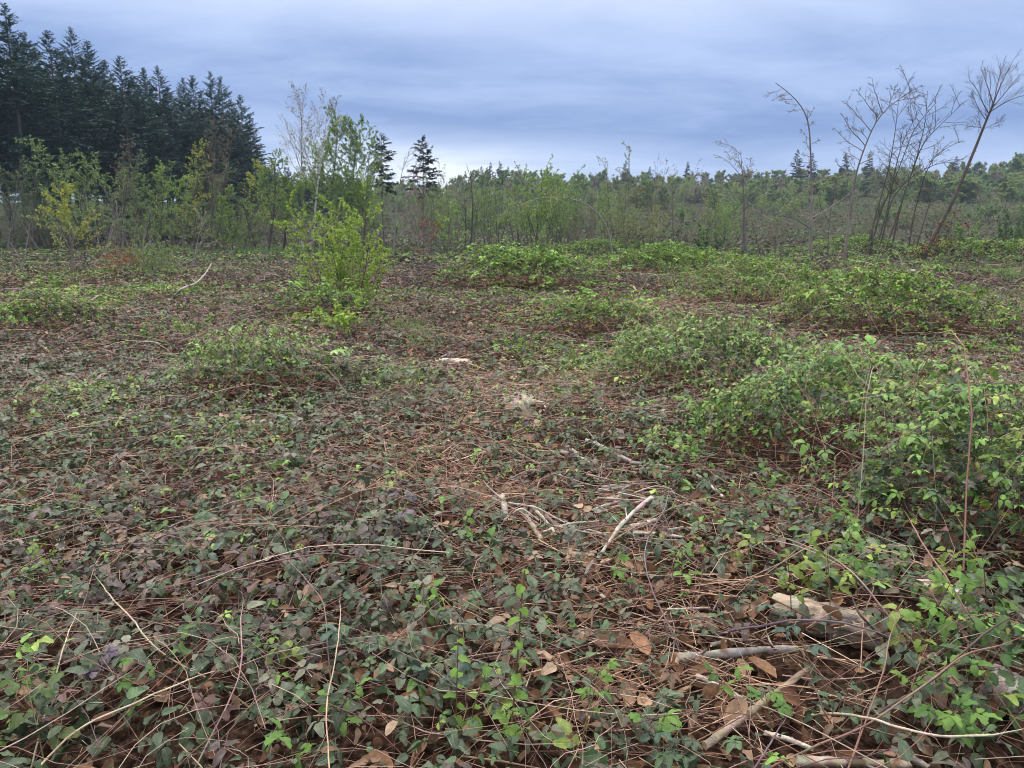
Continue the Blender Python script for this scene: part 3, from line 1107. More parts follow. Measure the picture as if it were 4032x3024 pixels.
for q in range(46):                                 # lower trees stepping down the slope in front of the wood
    u = r_.uniform(2250, 4250) if q % 3 else r_.uniform(3000, 4250)
    hill_tree(u, r_.uniform(700, 752) - (18 if u > 3500 else 0), r_.uniform(188, 222), int(r_.choice(6, p=[.3, .22, .1, .2, .13, .05])))

# young bushes in front of the wood and over the regenerating slope
bush_protos = []
for k in range(3):
    r = rng(230 + k)
    s, c = Soup(), Soup()
    st = r.normal(size=(9, 3)) * np.array([.25, .25, 0])
    d = np.stack([r.normal(size=9) * .35, r.normal(size=9) * .35, np.ones(9)], -1)
    l1 = grow(st, d, r.uniform(2.2, 4.2, 9), 6, .1, .03, r)
    tubes(s, l1, np.linspace(.035, .01, 6)[None], 3, (.12, .10, .09))
    a, b, L, _ = sprout(l1, np.full(9, 3.2), 9, .25, 1, 45, 12, .35, r)
    l2 = grow(a, b, L, 4, .12, .05, r)
    tubes(s, l2, np.linspace(.012, .005, 4)[None], 3, (.14, .12, .10))
    leaf_soup(c, l2, [10, 5, 9][k], .30, [[(.21, .31, .10), (.18, .28, .10)], [(.24, .23, .13), (.20, .22, .11)], [(.26, .35, .10), (.21, .31, .10)]][k], r, KITE)
    bush_protos.append((s.mesh("stem"), c.mesh("crown")))
BL = ["green young bush on the regenerating far slope", "sparse brownish young bush on the regenerating far slope", "lime-green young bush on the regenerating far slope"]
for q in range(280):
    u = r_.uniform(1450, 4250)
    d = r_.uniform(112, 225) if q % 2 else (r_.uniform(185, 232) if q % 4 else r_.uniform(228, 262))
    x = (u - 2016) / F * d
    k = int(r_.choice(3, p=[.45, .3, .25]))
    root = thing("young_bush", BL[k], "bush", (x, d, float(ground_z(x, d)) - .05), "young bushes on the far slope, " + BL[k].split(" bush")[0])
    sc = r_.uniform(.45, 1.15) * (1.7 if q % 2 == 0 else 1.0)
    root.scale = (sc * 1.15, sc * 1.15, sc)
    root.rotation_euler = (0, 0, r_.uniform(0, 6.28))
    link("stem", bush_protos[k][0], root, M_BARK)
    link("crown", bush_protos[k][1], root, M_TREE)

# rough low growth over the slope: nobody could count it
r = rng(240)
n = 34000
d = 70 + 175 * r.random(n) ** 1.25
x = (r.random(n) - .5) * 1.75 * d + 8
keep = x > -45
x, d = x[keep], d[keep]
n = len(x)
h = (.15 + .55 * r.random(n)) * (0.4 + fbm(x, d, 14, 71))
pos = np.stack([x, d, ground_z(x, d) + h * .5], -1)
tuft = fbm(x, d, 16.0, 72)
c = np.where((tuft > .5)[:, None], np.array([.10, .13, .06]), np.array([.11, .095, .072])) * shade((1, 1, 1), r, n, .25)
sp = Soup()
instance(sp, KITE, pos, rot(r.uniform(0, 6.28, n), r.uniform(-.3, 1.2, n), r.normal(size=n) * .6), .28 + .4 * r.random(n), c)
o = link("slope_undergrowth", sp.mesh("slope_undergrowth"), None, M_LEAF_FAR)
tag(o, "brownish green low regrowth covering the far slope behind the bushes", "undergrowth", None, "stuff")
# ------------------------------------------------------------------ trees round the clearing
LIME = [(.25, .40, .085), (.30, .44, .10), (.21, .35, .075)]
SOFT = [(.21, .33, .10), (.25, .37, .12), (.18, .29, .09)]
DUSK = [(.10, .175, .065), (.13, .21, .075), (.09, .15, .06)]
YELL = [(.46, .50, .07), (.40, .46, .07), (.34, .41, .06)]
RUST = [(.26, .10, .045), (.22, .085, .04), (.31, .14, .07)]
PALE = [(.27, .30, .14), (.24, .29, .10)]
GREY = (.15, .135, .12)
DARKB = (.075, .062, .05)


def on_ground(u, v_base, d):
    """Base point under photo column u at distance d (its pixel row only checks the distance)."""
    x = (u - 2016) / F * d
    return np.array([x, d, float(ground_z(x, d))])


def stem_pts(base, rows, d, lean_y=0.0):
    pts = [base - np.array([0, 0, .08])]
    for k, (u, v) in enumerate(rows):
        pts.append(pix(u, v, d + lean_y * (k + 1) / len(rows)))
    return pts


# understorey of young beech and hornbeam against the conifers
UND = [  # base u, distance, top u, top v, colours, leaves per twig, bare?
    (60, 60, 80, 640, DUSK, 3), (130, 63, 150, 640, DUSK, 3), (190, 61, 215, 600, DUSK, 4), (262, 58, 270, 610, SOFT, 5), (330, 60, 350, 615, SOFT, 6), (385, 57, 434, 556, SOFT, 6),
    (445, 62, 470, 600, DUSK, 5), (492, 60, 520, 571, GREY, 1), (540, 58, 560, 650, SOFT, 7), (585, 62, 605, 632, SOFT, 7), (640, 60, 650, 660, LIME, 6),
    (690, 64, 690, 690, SOFT, 7), (735, 62, 740, 640, SOFT, 5), (780, 61, 788, 568, YELL, 5), (850, 60, 853, 498, GREY, 1), (868, 63, 872, 520, GREY, 1), (905, 60, 900, 740, LIME, 6),
    (935, 62, 935, 790, LIME, 7), (970, 61, 975, 800, LIME, 6), (820, 66, 815, 700, SOFT, 6), (310, 66, 300, 700, DUSK, 5), (560, 67, 580, 720, DUSK, 6), (420, 66, 410, 700, DUSK, 5),
    (230, 66, 200, 690, DUSK, 5), (90, 68, 100, 700, DUSK, 4), (1010, 66, 1000, 780, SOFT, 6), (665, 68, 660, 760, DUSK, 6), (500, 66, 500, 740, DUSK, 6),
]
U_LAB = {7: "bare grey sapling reaching up among green young beeches", 13: "yellow-green slender tree standing out before the dark conifers",
         14: "bare twiggy birch before the conifers, the taller of two", 15: "bare twiggy birch before the conifers, just right of its taller twin",
         5: "feathery green tree with the highest top in the understorey"}
UPROTO = {}
for k, (ub, d, ut, vt, cols, per) in enumerate(UND):
    r = rng(300 + k)
    b = on_ground(ub, 0, d)
    t = pix(ut, vt, d)
    bare = cols is GREY
    mid = .5 * (b + t) + np.array([r.normal() * .25, 0, 0])
    H = t[2] - b[2]
    key = (id(cols), bare)
    if len(UPROTO.setdefault(key, [])) >= 2:
        src, sh = UPROTO[key][k % 2]
        o = copy_tree(src, U_LAB.get(k, src["plain"]))
        o.location, o.rotation_euler, o.scale = tuple(b), (0.0, math.atan2(t[0] - b[0], H) * .6, k * 2.1), (H / sh * r.uniform(.9, 1.2), H / sh * r.uniform(.9, 1.2), H / sh)
        continue
    plain = ("slim young beech with airy %s leaves along the edge of the conifers" % ("dull green" if cols is DUSK else "soft green" if cols is SOFT else "bright green"))
    root = broad_tree("understorey_tree", U_LAB.get(k, "slim young beech with airy %s leaves along the edge of the conifers" % ("dull green" if cols is DUSK else "soft green" if cols is SOFT else "bright green")),
               "tree", b, [b, mid, t], .055 + .004 * H, dict(k=30 if not bare else 16, t0=.10 if not bare else .3, ang=52 if not bare else 35, ratio=.30 if not bare else .3, P=6, trop=.02 if not bare else .09, wob=.08, taper=.65, r=.022),
               dict(k=6 if not bare else 7, ang=42, ratio=.45, P=4, flat=.6, trop=0, t0=.15), dict(k=3, ang=40, ratio=.5, P=3, flat=.5, trop=0) if bare else None,
               dict(per=per, per2=per + 3, size=.14, cols=cols if not bare else [(.17, .14, .10), (.15, .12, .09)], tpl=KITE) if per else None, r,
               bark=(.17, .155, .14) if k % 3 == 0 else (.10, .09, .075), group="young understorey trees, %s" % ("bare" if bare else "dull green" if cols is DUSK else "soft green" if cols is SOFT else "bright green"), split=False, twig_r=.007)
    root["plain"] = plain
    UPROTO[key].append((root, H))

r_ = rng(335)
for k, u in enumerate(np.arange(60, 1050, 75)):
    d = r_.uniform(63, 74)
    b = on_ground(u + r_.uniform(-14, 14), 0, d)
    cols = (DUSK, SOFT, SOFT, DUSK, LIME)[k % 5] if u > 220 else DUSK
    src, sh = UPROTO[(id(cols), False)][k % len(UPROTO[(id(cols), False)])]
    H = pix(u, r_.uniform(650, 800), d)[2] - b[2]
    o = copy_tree(src, "thin young tree in the second row of green undergrowth before the conifers")
    o["group"] = "second row of understorey trees"
    o.location, o.rotation_euler, o.scale = tuple(b), (0.0, r_.normal() * .05, k * 1.3), (H / sh * r_.uniform(1.0, 1.4), H / sh * r_.uniform(1.0, 1.4), H / sh)

# the two birches
for k, (rows, lab) in enumerate([
        ([(1196, 800), (1186, 640), (1186, 520), (1192, 400)], "tall white-stemmed birch with bare spreading twigs, left of the pair"),
        ([(1240, 840), (1249, 735), (1272, 575), (1284, 480), (1295, 410)], "tall white-stemmed birch with kinked trunk, right of the pair")]):
    r = rng(340 + k)
    d = 61
    b = on_ground([1203, 1232][k], 0, d)
    broad_tree("birch_tree", lab, "tree", b, stem_pts(b, rows, d), .13, dict(k=17, t0=.42, t1=.99, ang=38, ratio=.34, P=8, trop=.07, wob=.07, taper=.55, r=.03),
               dict(k=9, ang=36, ratio=.42, P=5, trop=.05), dict(k=5, ang=38, ratio=.5, P=3), dict(per=1, per2=1, size=.10, cols=[(.16, .15, .08), (.18, .15, .10)], tpl=KITE, top=0), r,
               bark=(.42, .40, .37), mat=M_BIRCH, group="pair of birches", twig_r=.009)

# green trees around the birches
for k, (ub, d, rows, r0, cols, per, size, lab, kk) in enumerate([
        (1066, 60, [(1075, 860), (1085, 740), (1080, 640)], .16, SOFT, 7, .19, "ivy-dark trunk with yellowish green open crown, first left of the birches", 22),
        (1129, 62, [(1130, 850), (1140, 760), (1150, 690)], .13, LIME, 7, .18, "low bright green tree on a thick forked base between ivy trunk and birch", 20),
        (1180, 60, [(1183, 880), (1190, 790), (1195, 730)], .07, LIME, 6, .17, "small bright green tree right at the birch's foot", 16),
        (1290, 64, [(1300, 800), (1320, 640), (1330, 505)], .11, LIME, 16, .19, "broad feathery green tree just right of the birches", 30),
        (1380, 63, [(1385, 800), (1395, 650), (1400, 498)], .11, SOFT, 16, .19, "tallest bright green tree between the birches and the pines", 30),
        (1440, 65, [(1442, 820), (1448, 680), (1455, 570)], .09, SOFT, 7, .18, "thin soft green tree leaning on the pine's left side", 22),
        (1335, 60, [(1340, 880), (1345, 800), (1350, 700)], .08, SOFT, 8, .18, "dense lower green tree behind the hazel bush", 22),
        (1010, 70, [(1015, 850), (1020, 760), (1030, 660)], .09, YELL, 5, .18, "yellowish open-crowned tree at the end of the dark stand", 18),
        (1250, 66, [(1250, 820), (1248, 700), (1255, 600)], .08, LIME, 7, .18, "green leafy tree filling the gap between the two birches", 20),
        (1420, 60, [(1425, 880), (1430, 800), (1425, 720)], .06, LIME, 8, .17, "low lime-green tree right behind the hazel bush top", 18)]):
    r = rng(350 + k)
    b = on_ground(ub, 0, d)
    broad_tree("leafy_tree", lab, "tree", b, stem_pts(b, rows, d), r0, dict(k=kk, t0=.25, ang=48, ratio=.36, P=7, trop=.05, wob=.09, taper=.5, r=.035),
               dict(k=8, ang=44, ratio=.45, P=4, flat=.4), None, dict(per=per + 6, per2=per + 8, size=size * .85, cols=cols, tpl=KITE), r, bark=DARKB if k in (0, 1) else (.10, .09, .075), group="leafy trees near the birches", split=False)


# ------------------------------------------------------------------ multi-stemmed coppice and shrubs
def clump(name, label, cat, base, H, n, fan, r, cols, per, size, stem_r=.03, bark=(.11, .10, .085), kk=9, kt=5, group=None, tpl=KITE, t0=.25,
          ratio=.28, curve=.02, spread=.25, leaf_mat=None, tropk=.04, lean=(0, 0), ang=35, crown_name="crown", third=None, amt=.2):
    root = thing(name, label, cat, base, group)
    st = np.stack([r.normal(size=n) * spread, r.normal(size=n) * spread, np.full(n, -.08)], -1)
    dirs = np.stack([st[:, 0] / max(spread, .01) * fan + r.normal(size=n) * fan * .6 + lean[0], st[:, 1] / max(spread, .01) * fan + r.normal(size=n) * fan * .6 + lean[1], np.ones(n)], -1)
    L = H * r.uniform(.65, 1.08, n) * np.linalg.norm(dirs, axis=1) * .97
    P = 9
    l1 = grow(st, dirs, L, P, .05, curve, r)
    a, b, L2, _ = sprout(l1, L, kk, t0, 1, ang, 12, ratio, r)
    l2 = grow(a, b, L2, 4, .10, tropk, r)
    a, b, L3, _ = sprout(l2, L2, kt, .2, 1, 40, 12, .45, r)
    l3 = grow(a, b, L3, 2, .12, .02, r)
    for g in range(n):
        s = Soup()
        rr = stem_r * r.uniform(.6, 1.2)
        tubes(s, l1[g:g + 1], np.linspace(rr, rr * .2, P)[None], 5, shade(bark, r, 1, .12))
        tubes(s, l2[g * kk:(g + 1) * kk], np.linspace(rr * .3, rr * .12, 4)[None], 3, shade(bark, r, kk, .12))
        tubes(s, l3[g * kk * kt:(g + 1) * kk * kt], np.linspace(rr * .14, rr * .08, 2)[None], 3, shade(bark, r, kk * kt, .12))
        link("stem", s.mesh("stem", True), root, M_BARK)
    if per:
        c = Soup()
        leaf_soup(c, l3, per, size, cols, r, tpl, amt=amt)
        leaf_soup(c, l2, per + 1, size, cols, r, tpl, amt=amt)
        link(crown_name, c.mesh(crown_name), root, leaf_mat or M_TREE)
    return root, l1 + np.asarray(base)


COP = [  # base u, distance, top v, stems, fan, colours, leaves, label
    (1781, 60, 665, 9, .20, SOFT, 2, "open coppice clump of thin dark stems just right of the pines", (.0, 0), .022),
    (1849, 58, 672, 3, .06, DUSK, 1, "dark straight-stemmed tree with bare fine top beside the path gap", (.03, 0), .06),
    (1953, 62, 668, 12, .09, SOFT, 4, "narrow upright coppice clump with a green haze of leaves", (-.02, 0), .026),
    (2097, 59, 640, 12, .16, LIME, 6, "broad green coppice clump beneath the arched tree's drooping end", (.02, 0), .03),
    (2150, 62, 622, 9, .12, LIME, 4, "tall coppice clump with the highest leafy top in mid-clearing", (-.05, 0), .03),
    (2230, 58, 690, 9, .16, SOFT, 4, "leafy coppice clump right of the tall one, full to the ground", (.05, 0), .025),
    (2305, 56, 790, 14, .22, [(.15, .13, .10)], 1, "purplish bare fan of thin shoots under the arch", (.05, 0), .014),
    (2030, 66, 720, 6, .12, GREY, 0, "bare dark coppice stems between the two green clumps", (-.1, 0), .03),
    (2463, 58, 590, 7, .12, PALE, 2, "tall wispy clump with small pale leaves right of the arch", (.02, 0), .024),
    (2560, 60, 570, 6, .10, GREY, 1, "tall bare wispy stems reaching above the skyline", (.03, 0), .022),
    (2500, 52, 800, 12, .30, PALE, 2, "low tangled grey shrub with pale leaves below the wispy stems", (0, 0), .014),
    (2380, 62, 720, 8, .16, SOFT, 3, "green coppice clump just behind the arch's trunk", (.05, 0), .022),
    (1700, 60, 690, 8, .16, [(.16, .13, .11)], 1, "brownish bare clump between the two pines", (0, 0), .02),
    (1600, 62, 700, 7, .16, [(.16, .13, .11)], 1, "dull bare clump left of the pointed pine", (0, 0), .02),
    (2790, 58, 830, 10, .2, SOFT, 3, "thin green-leaved clump left of the gnarled tree", (.1, 0), .018),
    (2700, 62, 860, 8, .25, [(.15, .14, .10)], 1, "low brown tangle left of the gnarled tree", (.1, 0), .015),
    (3050, 60, 840, 8, .25, [(.16, .14, .10)], 1, "sparse brown bush between gnarled tree and curved tree", (0, 0), .014),
    (3940, 62, 800, 10, .25, DUSK, 3, "dull green bush on the slope right of the big leaning tree", (.1, 0), .018),
    (3780, 60, 860, 8, .25, SOFT, 3, "greenish bush just behind the big leaning trunk", (.1, 0), .016),
    (4010, 50, 880, 10, .25, DUSK, 3, "green bush above the bank at the picture's right edge", (0, 0), .016),
    (3690, 64, 860, 7, .25, [(.14, .15, .08)], 2, "thin olive bush between leaning clump and leaning tree", (0, 0), .014),
]
COPS = []
for k, (u, d, vt, n, fan, cols, per, lab, lean, sr) in enumerate(COP):
    r = rng(400 + k)
    b = on_ground(u, 0, d)
    H = pix(u, vt, d)[2] - b[2]
    COPS.append(clump("coppice_clump", lab, "shrub", b, H, n, fan, r, cols if cols is not GREY else [(.17, .15, .12)], per + (per > 1) * 3, .125, sr * 1.5, (.10, .092, .078) if k not in (6, 10, 12, 13) else (.16, .13, .12), group="coppice clumps across the clearing",
          lean=lean, kk=10, kt=4, spread=.35, ratio=.24 if k != 1 else .3)[0])
r_ = rng(445)
for k in range(7):
    u, d = r_.uniform(1560, 2900), r_.uniform(64, 84)
    b = on_ground(u, 0, d)
    o = copy_tree(COPS[(0, 2, 3, 5, 8, 11, 12)[k % 7]], "hazy coppice clump in the row behind the front clumps")
    o["group"] = "coppice clumps of the row behind"
    sc = r_.uniform(.75, 1.15)
    o.location, o.rotation_euler, o.scale = tuple(b), (0, 0, k * 1.9), (sc, sc, sc)


# single trees with a drawn trunk line
def sapling(name, label, ub, d, rows, r0, limbs, twigs, twiglets, leaf, seed, bark=GREY, lean_y=0.0, **kw):
    b = on_ground(ub, 0, d)
    return broad_tree(name, label, "tree", b, stem_pts(b, rows, d, lean_y), r0, limbs, twigs, twiglets, leaf, rng(seed), bark=bark, **kw)


# the bent tree arching over the coppice
d = 47
sapling("arched_tree", "smooth grey stem bent over in a wide arch, pale leaves hanging from its end", 2409, d,
        [(2404, 950), (2398, 905), (2346, 825), (2278, 789), (2206, 773), (2120, 780), (2050, 805), (1990, 850)], .065,
        dict(k=16, t0=.55, t1=1, ang=60, ratio=.16, P=6, trop=-.10, taper=.2, r=.018), dict(k=7, ang=45, ratio=.5, P=4, trop=-.05), None,
        dict(per=9, per2=8, size=.12, cols=[(.30, .40, .10), (.26, .35, .10)], tpl=KITE, hang=.8), 450, bark=(.20, .19, .155), P=22, r_tip=.02)
# gnarled tree with wide limbs
d = 55
sapling("gnarled_tree", "gnarled grey tree with broken lower trunk and wide thin limbs", 2926, d, [(2928, 900), (2932, 813), (2926, 740), (2922, 660), (2916, 600)], .17,
        dict(k=9, t0=.45, t1=.98, ang=55, ratio=.36, P=7, trop=.03, wob=.13, taper=.3, r=.04,
             paths=[[pix(2930, 895, d), pix(2975, 885, d), pix(3010, 900, d), pix(3070, 925, d)], [pix(2931, 820, d), pix(2975, 790, d), pix(3040, 765, d), pix(3110, 730, d)],
                    [pix(2928, 880, d), pix(2955, 850, d), pix(2980, 825, d), pix(2940, 830, d)], [pix(2924, 700, d), pix(2890, 660, d), pix(2860, 625, d), pix(2825, 612, d)]]),
        dict(k=8, ang=45, ratio=.38, P=5, wob=.15), dict(k=4, ang=45, ratio=.5, P=3), dict(per=1, per2=1, size=.10, cols=PALE, tpl=KITE, top=0), 451, bark=(.13, .115, .10), twig_r=.010)
# lone T-shaped young tree
sapling("young_tree", "slim young tree with bare level branches left of the gnarled tree", 2646, 57, [(2648, 850), (2646, 760), (2648, 693)], .06,
        dict(k=16, t0=.25, ang=62, ratio=.30, P=6, trop=.05, taper=.6, r=.02), dict(k=7, ang=45, ratio=.42, P=4, flat=.5), None, dict(per=2, per2=2, size=.11, cols=SOFT, tpl=KITE), 452, bark=(.12, .105, .09))
sapling("young_tree", "small green-tufted sapling behind the gnarled tree's left side", 2815, 60, [(2815, 850), (2813, 760)], .05,
        dict(k=14, t0=.4, ang=55, ratio=.34, P=5, trop=.05, taper=.5, r=.016), dict(k=6, ang=45, ratio=.42, P=4, flat=.5), None, dict(per=5, per2=4, size=.14, cols=SOFT, tpl=KITE), 453, bark=(.12, .105, .09))
# curved bare tree
d = 23.5
sapling("curved_tree", "tall thin bare tree whose top bends over to the left", 3174, d,
        [(3190, 1000), (3195, 900), (3198, 780), (3192, 620), (3190, 529), (3180, 453), (3152, 409), (3101, 358), (3054, 327)], .062,
        dict(k=17, t0=.46, t1=.99, ang=62, ratio=.09, P=6, trop=.02, wob=.12, taper=.1, r=.02, side=(-1, 0, 0),
             paths=[[pix(3191, 899, d), pix(3150, 872, d - .3), pix(3100, 845, d - .5), pix(3068, 818, d - .6)], [pix(3199, 857, d), pix(3240, 840, d), pix(3300, 795, d), pix(3356, 757, d)],
                    [pix(3196, 931, d), pix(3250, 915, d - .4), pix(3304, 902, d - .8)], [pix(3195, 992, d), pix(3260, 960, d - .3), pix(3348, 921, d - .6)],
                    [pix(3193, 1030, d), pix(3250, 1020, d - .5), pix(3325, 998, d - .9)], [pix(3196, 850, d), pix(3150, 830, d + .5), pix(3100, 806, d + .9)]]),
        dict(k=7, ang=42, ratio=.36, P=5, wob=.12, flat=.4), dict(k=3, ang=42, ratio=.5, P=3, flat=.4), dict(per=1, per2=0, size=.03, cols=[(.13, .12, .07), (.16, .12, .09)], tpl=KITE, top=0), 454, bark=(.19, .17, .16), twig_r=.0055, P=26)
# second thin tree, twigs trailing to the left
d = 30
sapling("swept_tree", "pale-footed slender tree sweeping up to the right with trailing left-hand twigs", 3313, d,
        [(3325, 1000), (3338, 928), (3354, 788), (3373, 668), (3405, 580), (3437, 497), (3481, 434), (3538, 390), (3607, 346)], .07,
        dict(k=20, t0=.38, t1=.99, ang=66, ratio=.20, P=7, trop=-.01, wob=.10, taper=.25, r=.022, side=(-1, 0, .15),
             paths=[[pix(3360, 735, d), pix(3400, 710, d), pix(3450, 680, d), pix(3500, 655, d)]]),
        dict(k=8, ang=42, ratio=.36, P=5, wob=.12, flat=.3), dict(k=4, ang=42, ratio=.5, P=3), dict(per=2, per2=1, size=.04, cols=[(.12, .12, .06), (.10, .10, .06)], tpl=KITE, top=0), 455, bark=(.17, .155, .14), twig_r=.007, P=26)
# leaning clump of stems: one many-stemmed tree
d = 57
b = on_ground(3480, 0, d)
root = thing("leaning_clump", "clump of dark thin stems all leaning to the right, fine twigs trailing", "tree", b)
STEMS = [[(3408, 985), (3456, 820), (3506, 643), (3530, 480), (3541, 368)], [(3443, 985), (3494, 833), (3530, 640), (3560, 540), (3633, 415)],
         [(3481, 985), (3538, 833), (3607, 630), (3645, 485), (3652, 358)], [(3505, 985), (3550, 795), (3633, 561), (3709, 485), (3797, 402)],
         [(3576, 985), (3595, 858), (3639, 693), (3683, 605), (3785, 554)], [(3460, 985), (3510, 780), (3580, 700), (3690, 640), (3760, 640)],
         [(3405, 985), (3440, 880), (3480, 790), (3560, 720)], [(3425, 985), (3460, 850), (3530, 690), (3600, 500), (3690, 400)],
         [(3600, 985), (3630, 900), (3660, 800), (3700, 700)]]
r = rng(460)
tw = Soup()
for g, rows in enumerate(STEMS):
    P = 20
    pts = [pix(u, v, d + g * .12) for u, v in rows]
    pts[0][2] = b[2] - .1
    tp = spline(np.array(pts) - b, P)
    tl = np.linalg.norm(np.diff(tp, axis=0), axis=1).sum()
    s = Soup()
    tubes(s, tp[None], wood_rings(None, .085, .012, P, .9)[None], 6, (.085, .07, .06))
    a, dd, L, _ = sprout(tp[None], [tl], 15, .38, .99, 60, 10, .20, r, taper=.3, side=(-.5, 0, .1))
    l1 = grow(a, dd, L, 7, .10, .0, r)
    tubes(s, l1, np.linspace(.024, .010, 7)[None], 3, (.10, .085, .07))
    a, dd, L2, _ = sprout(l1, L, 8, .2, 1, 42, 10, .38, r)
    l2 = grow(a, dd, L2, 4, .12, 0, r)
    tubes(s, l2, np.linspace(.010, .006, 4)[None], 3, (.11, .09, .075))
    leaf_soup(tw, l2, 2, .06, [(.11, .11, .06), (.13, .12, .07)], r, KITE)
    link("stem", s.mesh("stem", True), root, M_BARK)
link("crown", tw.mesh("crown"), root, M_TREE)
# broken dark snag by the clump
bb = on_ground(3406, 0, 56)
s = Soup()
tubes(s, spline([(0, 0, -.1), (.05, 0, .8), (-.05, .05, 1.7), (0, 0, 2.2)], 9)[None], np.array([[.13, .12, .115, .11, .12, .10, .09, .06, .01]]), 8, (.06, .05, .042))
tag(link("tree_snag", s.mesh("tree_snag", True), None, M_BARK, tuple(bb)), "short dark broken snag at the foot of the leaning clump", "stump")

# the big leaning tree
d = 40
b0 = on_ground(3604, 0, d)
lim = [[(3911, 409), (3925, 350), (3935, 290), (3952, 250)], [(3905, 425), (3950, 380), (3990, 320), (4035, 275)], [(3911, 409), (3895, 360), (3875, 300), (3860, 265)],
       [(3900, 440), (3960, 400), (4020, 375), (4075, 365)], [(3895, 450), (3865, 400), (3840, 330), (3815, 315)], [(3915, 400), (3940, 330), (3975, 270), (3990, 235)],
       [(3885, 475), (3850, 430), (3835, 380), (3825, 370)], [(3872, 505), (3840, 498), (3805, 500)], [(3868, 510), (3910, 490), (3945, 475)]]
root = sapling("leaning_tree", "tall dark tree leaning strongly right with a fan of bare twigs at its tip", 3604, d,
               [(3683, 915), (3747, 807), (3791, 700), (3842, 580), (3879, 485), (3911, 409)], .14,
               dict(k=3, t0=.8, t1=1, ang=40, ratio=.16, P=7, trop=.05, r=.032, paths=[[pix(u, v, d + .5 * math.sin(q * 2.1 + k)) for k, (u, v) in enumerate(l)] for q, l in enumerate(lim)]),
               dict(k=10, ang=36, ratio=.50, P=6, wob=.10, trop=.03), dict(k=6, ang=38, ratio=.55, P=3, trop=.02), None, 470, bark=(.085, .068, .058), r_tip=.05, twig_r=.0075, P=18)
for (u, v, n, rad) in [(3650, 975, 70, .55), (3620, 1000, 60, .5), (3700, 950, 60, .45), (3765, 835, 34, .28), (3730, 880, 30, .3), (3805, 885, 16, .15), (3740, 960, 22, .3)]:
    rs = Soup()
    c = pix(u, v, d - .2) - b0
    p = c + r.normal(size=(n, 3)) * rad * np.array([.75, .5, .45])
    instance(rs, KITE, p, rot(r.uniform(0, 6.28, n), r.uniform(-1.2, .2, n), r.normal(size=n)), .13 * r.uniform(.7, 1.3, n), shade((1, 1, 1), r, n, .2) * np.asarray(RUST)[r.integers(0, 3, n)] * .75)
    tubes(rs, np.array([[pix(u - 25, v + 45, d) - b0, c * .6 + .4 * (pix(u - 25, v + 45, d) - b0), c]]), np.array([[.02, .012, .006]]), 3, (.10, .075, .06))
    link("withered_leaf_cluster", rs.mesh("withered_leaf_cluster"), root, M_LITTER)["kind"] = "stuff"

# grey bare tree in front of the pines
d = 52
sapling("bare_tree", "smooth grey bare tree with long crooked limbs standing before the pines", 1553, d, [(1556, 900), (1560, 820), (1575, 720), (1596, 612)], .075,
        dict(k=11, t0=.15, t1=.98, ang=52, ratio=.36, P=7, trop=.05, wob=.12, taper=.5, r=.03,
             paths=[[pix(1557, 935, d), pix(1600, 900, d), pix(1650, 850, d), pix(1690, 800, d)], [pix(1556, 985, d), pix(1610, 960, d), pix(1660, 920, d), pix(1720, 900, d)],
                    [pix(1554, 950, d), pix(1520, 915, d), pix(1505, 890, d), pix(1480, 850, d)]]),
        dict(k=8, ang=45, ratio=.40, P=5, wob=.14), dict(k=4, ang=42, ratio=.5, P=3), None, 471, bark=(.20, .18, .165), twig_r=.008)
sapling("bare_tree", "twiggy purplish bare tree under the pointed pine", 1652, 54, [(1650, 850), (1640, 740), (1650, 650)], .06,
        dict(k=14, t0=.15, t1=.98, ang=45, ratio=.36, P=6, trop=.06, wob=.10, r=.02), dict(k=8, ang=45, ratio=.40, P=5), dict(k=4, ang=42, ratio=.5, P=3), None, 472, bark=(.17, .14, .135), twig_r=.008)
sapling("bare_tree", "thin grey sapling with upswept bare branches left of the birches", 1058, 40, [(1052, 970), (1050, 940)], .03,
        dict(k=7, t0=.3, t1=.98, ang=50, ratio=.5, P=6, trop=.04, wob=.12, r=.012), dict(k=6, ang=45, ratio=.40, P=4), None, None, 473, bark=(.24, .22, .20), twig_r=.005)
sapling("young_tree", "bright green leafy young tree right of the withered beech", 1760, 44, [(1765, 940), (1772, 880), (1778, 820)], .04,
        dict(k=16, t0=.25, ang=58, ratio=.38, P=5, trop=.02, taper=.5, r=.014), dict(k=6, ang=42, ratio=.45, P=4, flat=.6), None, dict(per=6, per2=5, size=.13, cols=LIME, tpl=KITE), 474, bark=(.10, .09, .075))
# withered beech saplings, still holding last year's leaves
d = 34
sapling("withered_beech", "small beech with clinging rust-brown leaves, left of the path gap", 1684, d, [(1686, 1000), (1690, 940), (1680, 870)], .03,
        dict(k=13, t0=.22, ang=58, ratio=.45, P=6, trop=.03, taper=.5, r=.012), dict(k=6, ang=42, ratio=.42, P=4, flat=.5), None, dict(per=4, per2=2, size=.085, cols=RUST, tpl=KITE, hang=.7, top=0), 475, bark=(.15, .12, .11), leaf_mat=M_LITTER)
b = on_ground(486, 0, 27)
root, st = clump("withered_beech", "grey-stemmed beech shrub with rust-brown leaves around its base, at left", "shrub", b, 2.0, 13, .22, rng(476), RUST, 0, .08, .014, (.24, .19, .16), kk=6, kt=4, spread=.14, t0=.3, ratio=.3)
r = rng(477)
n = 520
c = Soup()
p = r.normal(size=(n, 3)) * np.array([.42, .35, .22]) + np.array([.05, 0, .62])
p[:, 0] += np.where(r.random(n) < .3, .55, 0) * r.random(n) * 1.4
instance(c, KITE, p, rot(r.uniform(0, 6.28, n), r.uniform(-1.2, .2, n), r.normal(size=n)), .075 * r.uniform(.7, 1.3, n), shade((1, 1, 1), r, n, .2) * np.asarray(RUST)[r.integers(0, 3, n)] * 1.15)
link("crown", c.mesh("crown"), root, M_LITTER)
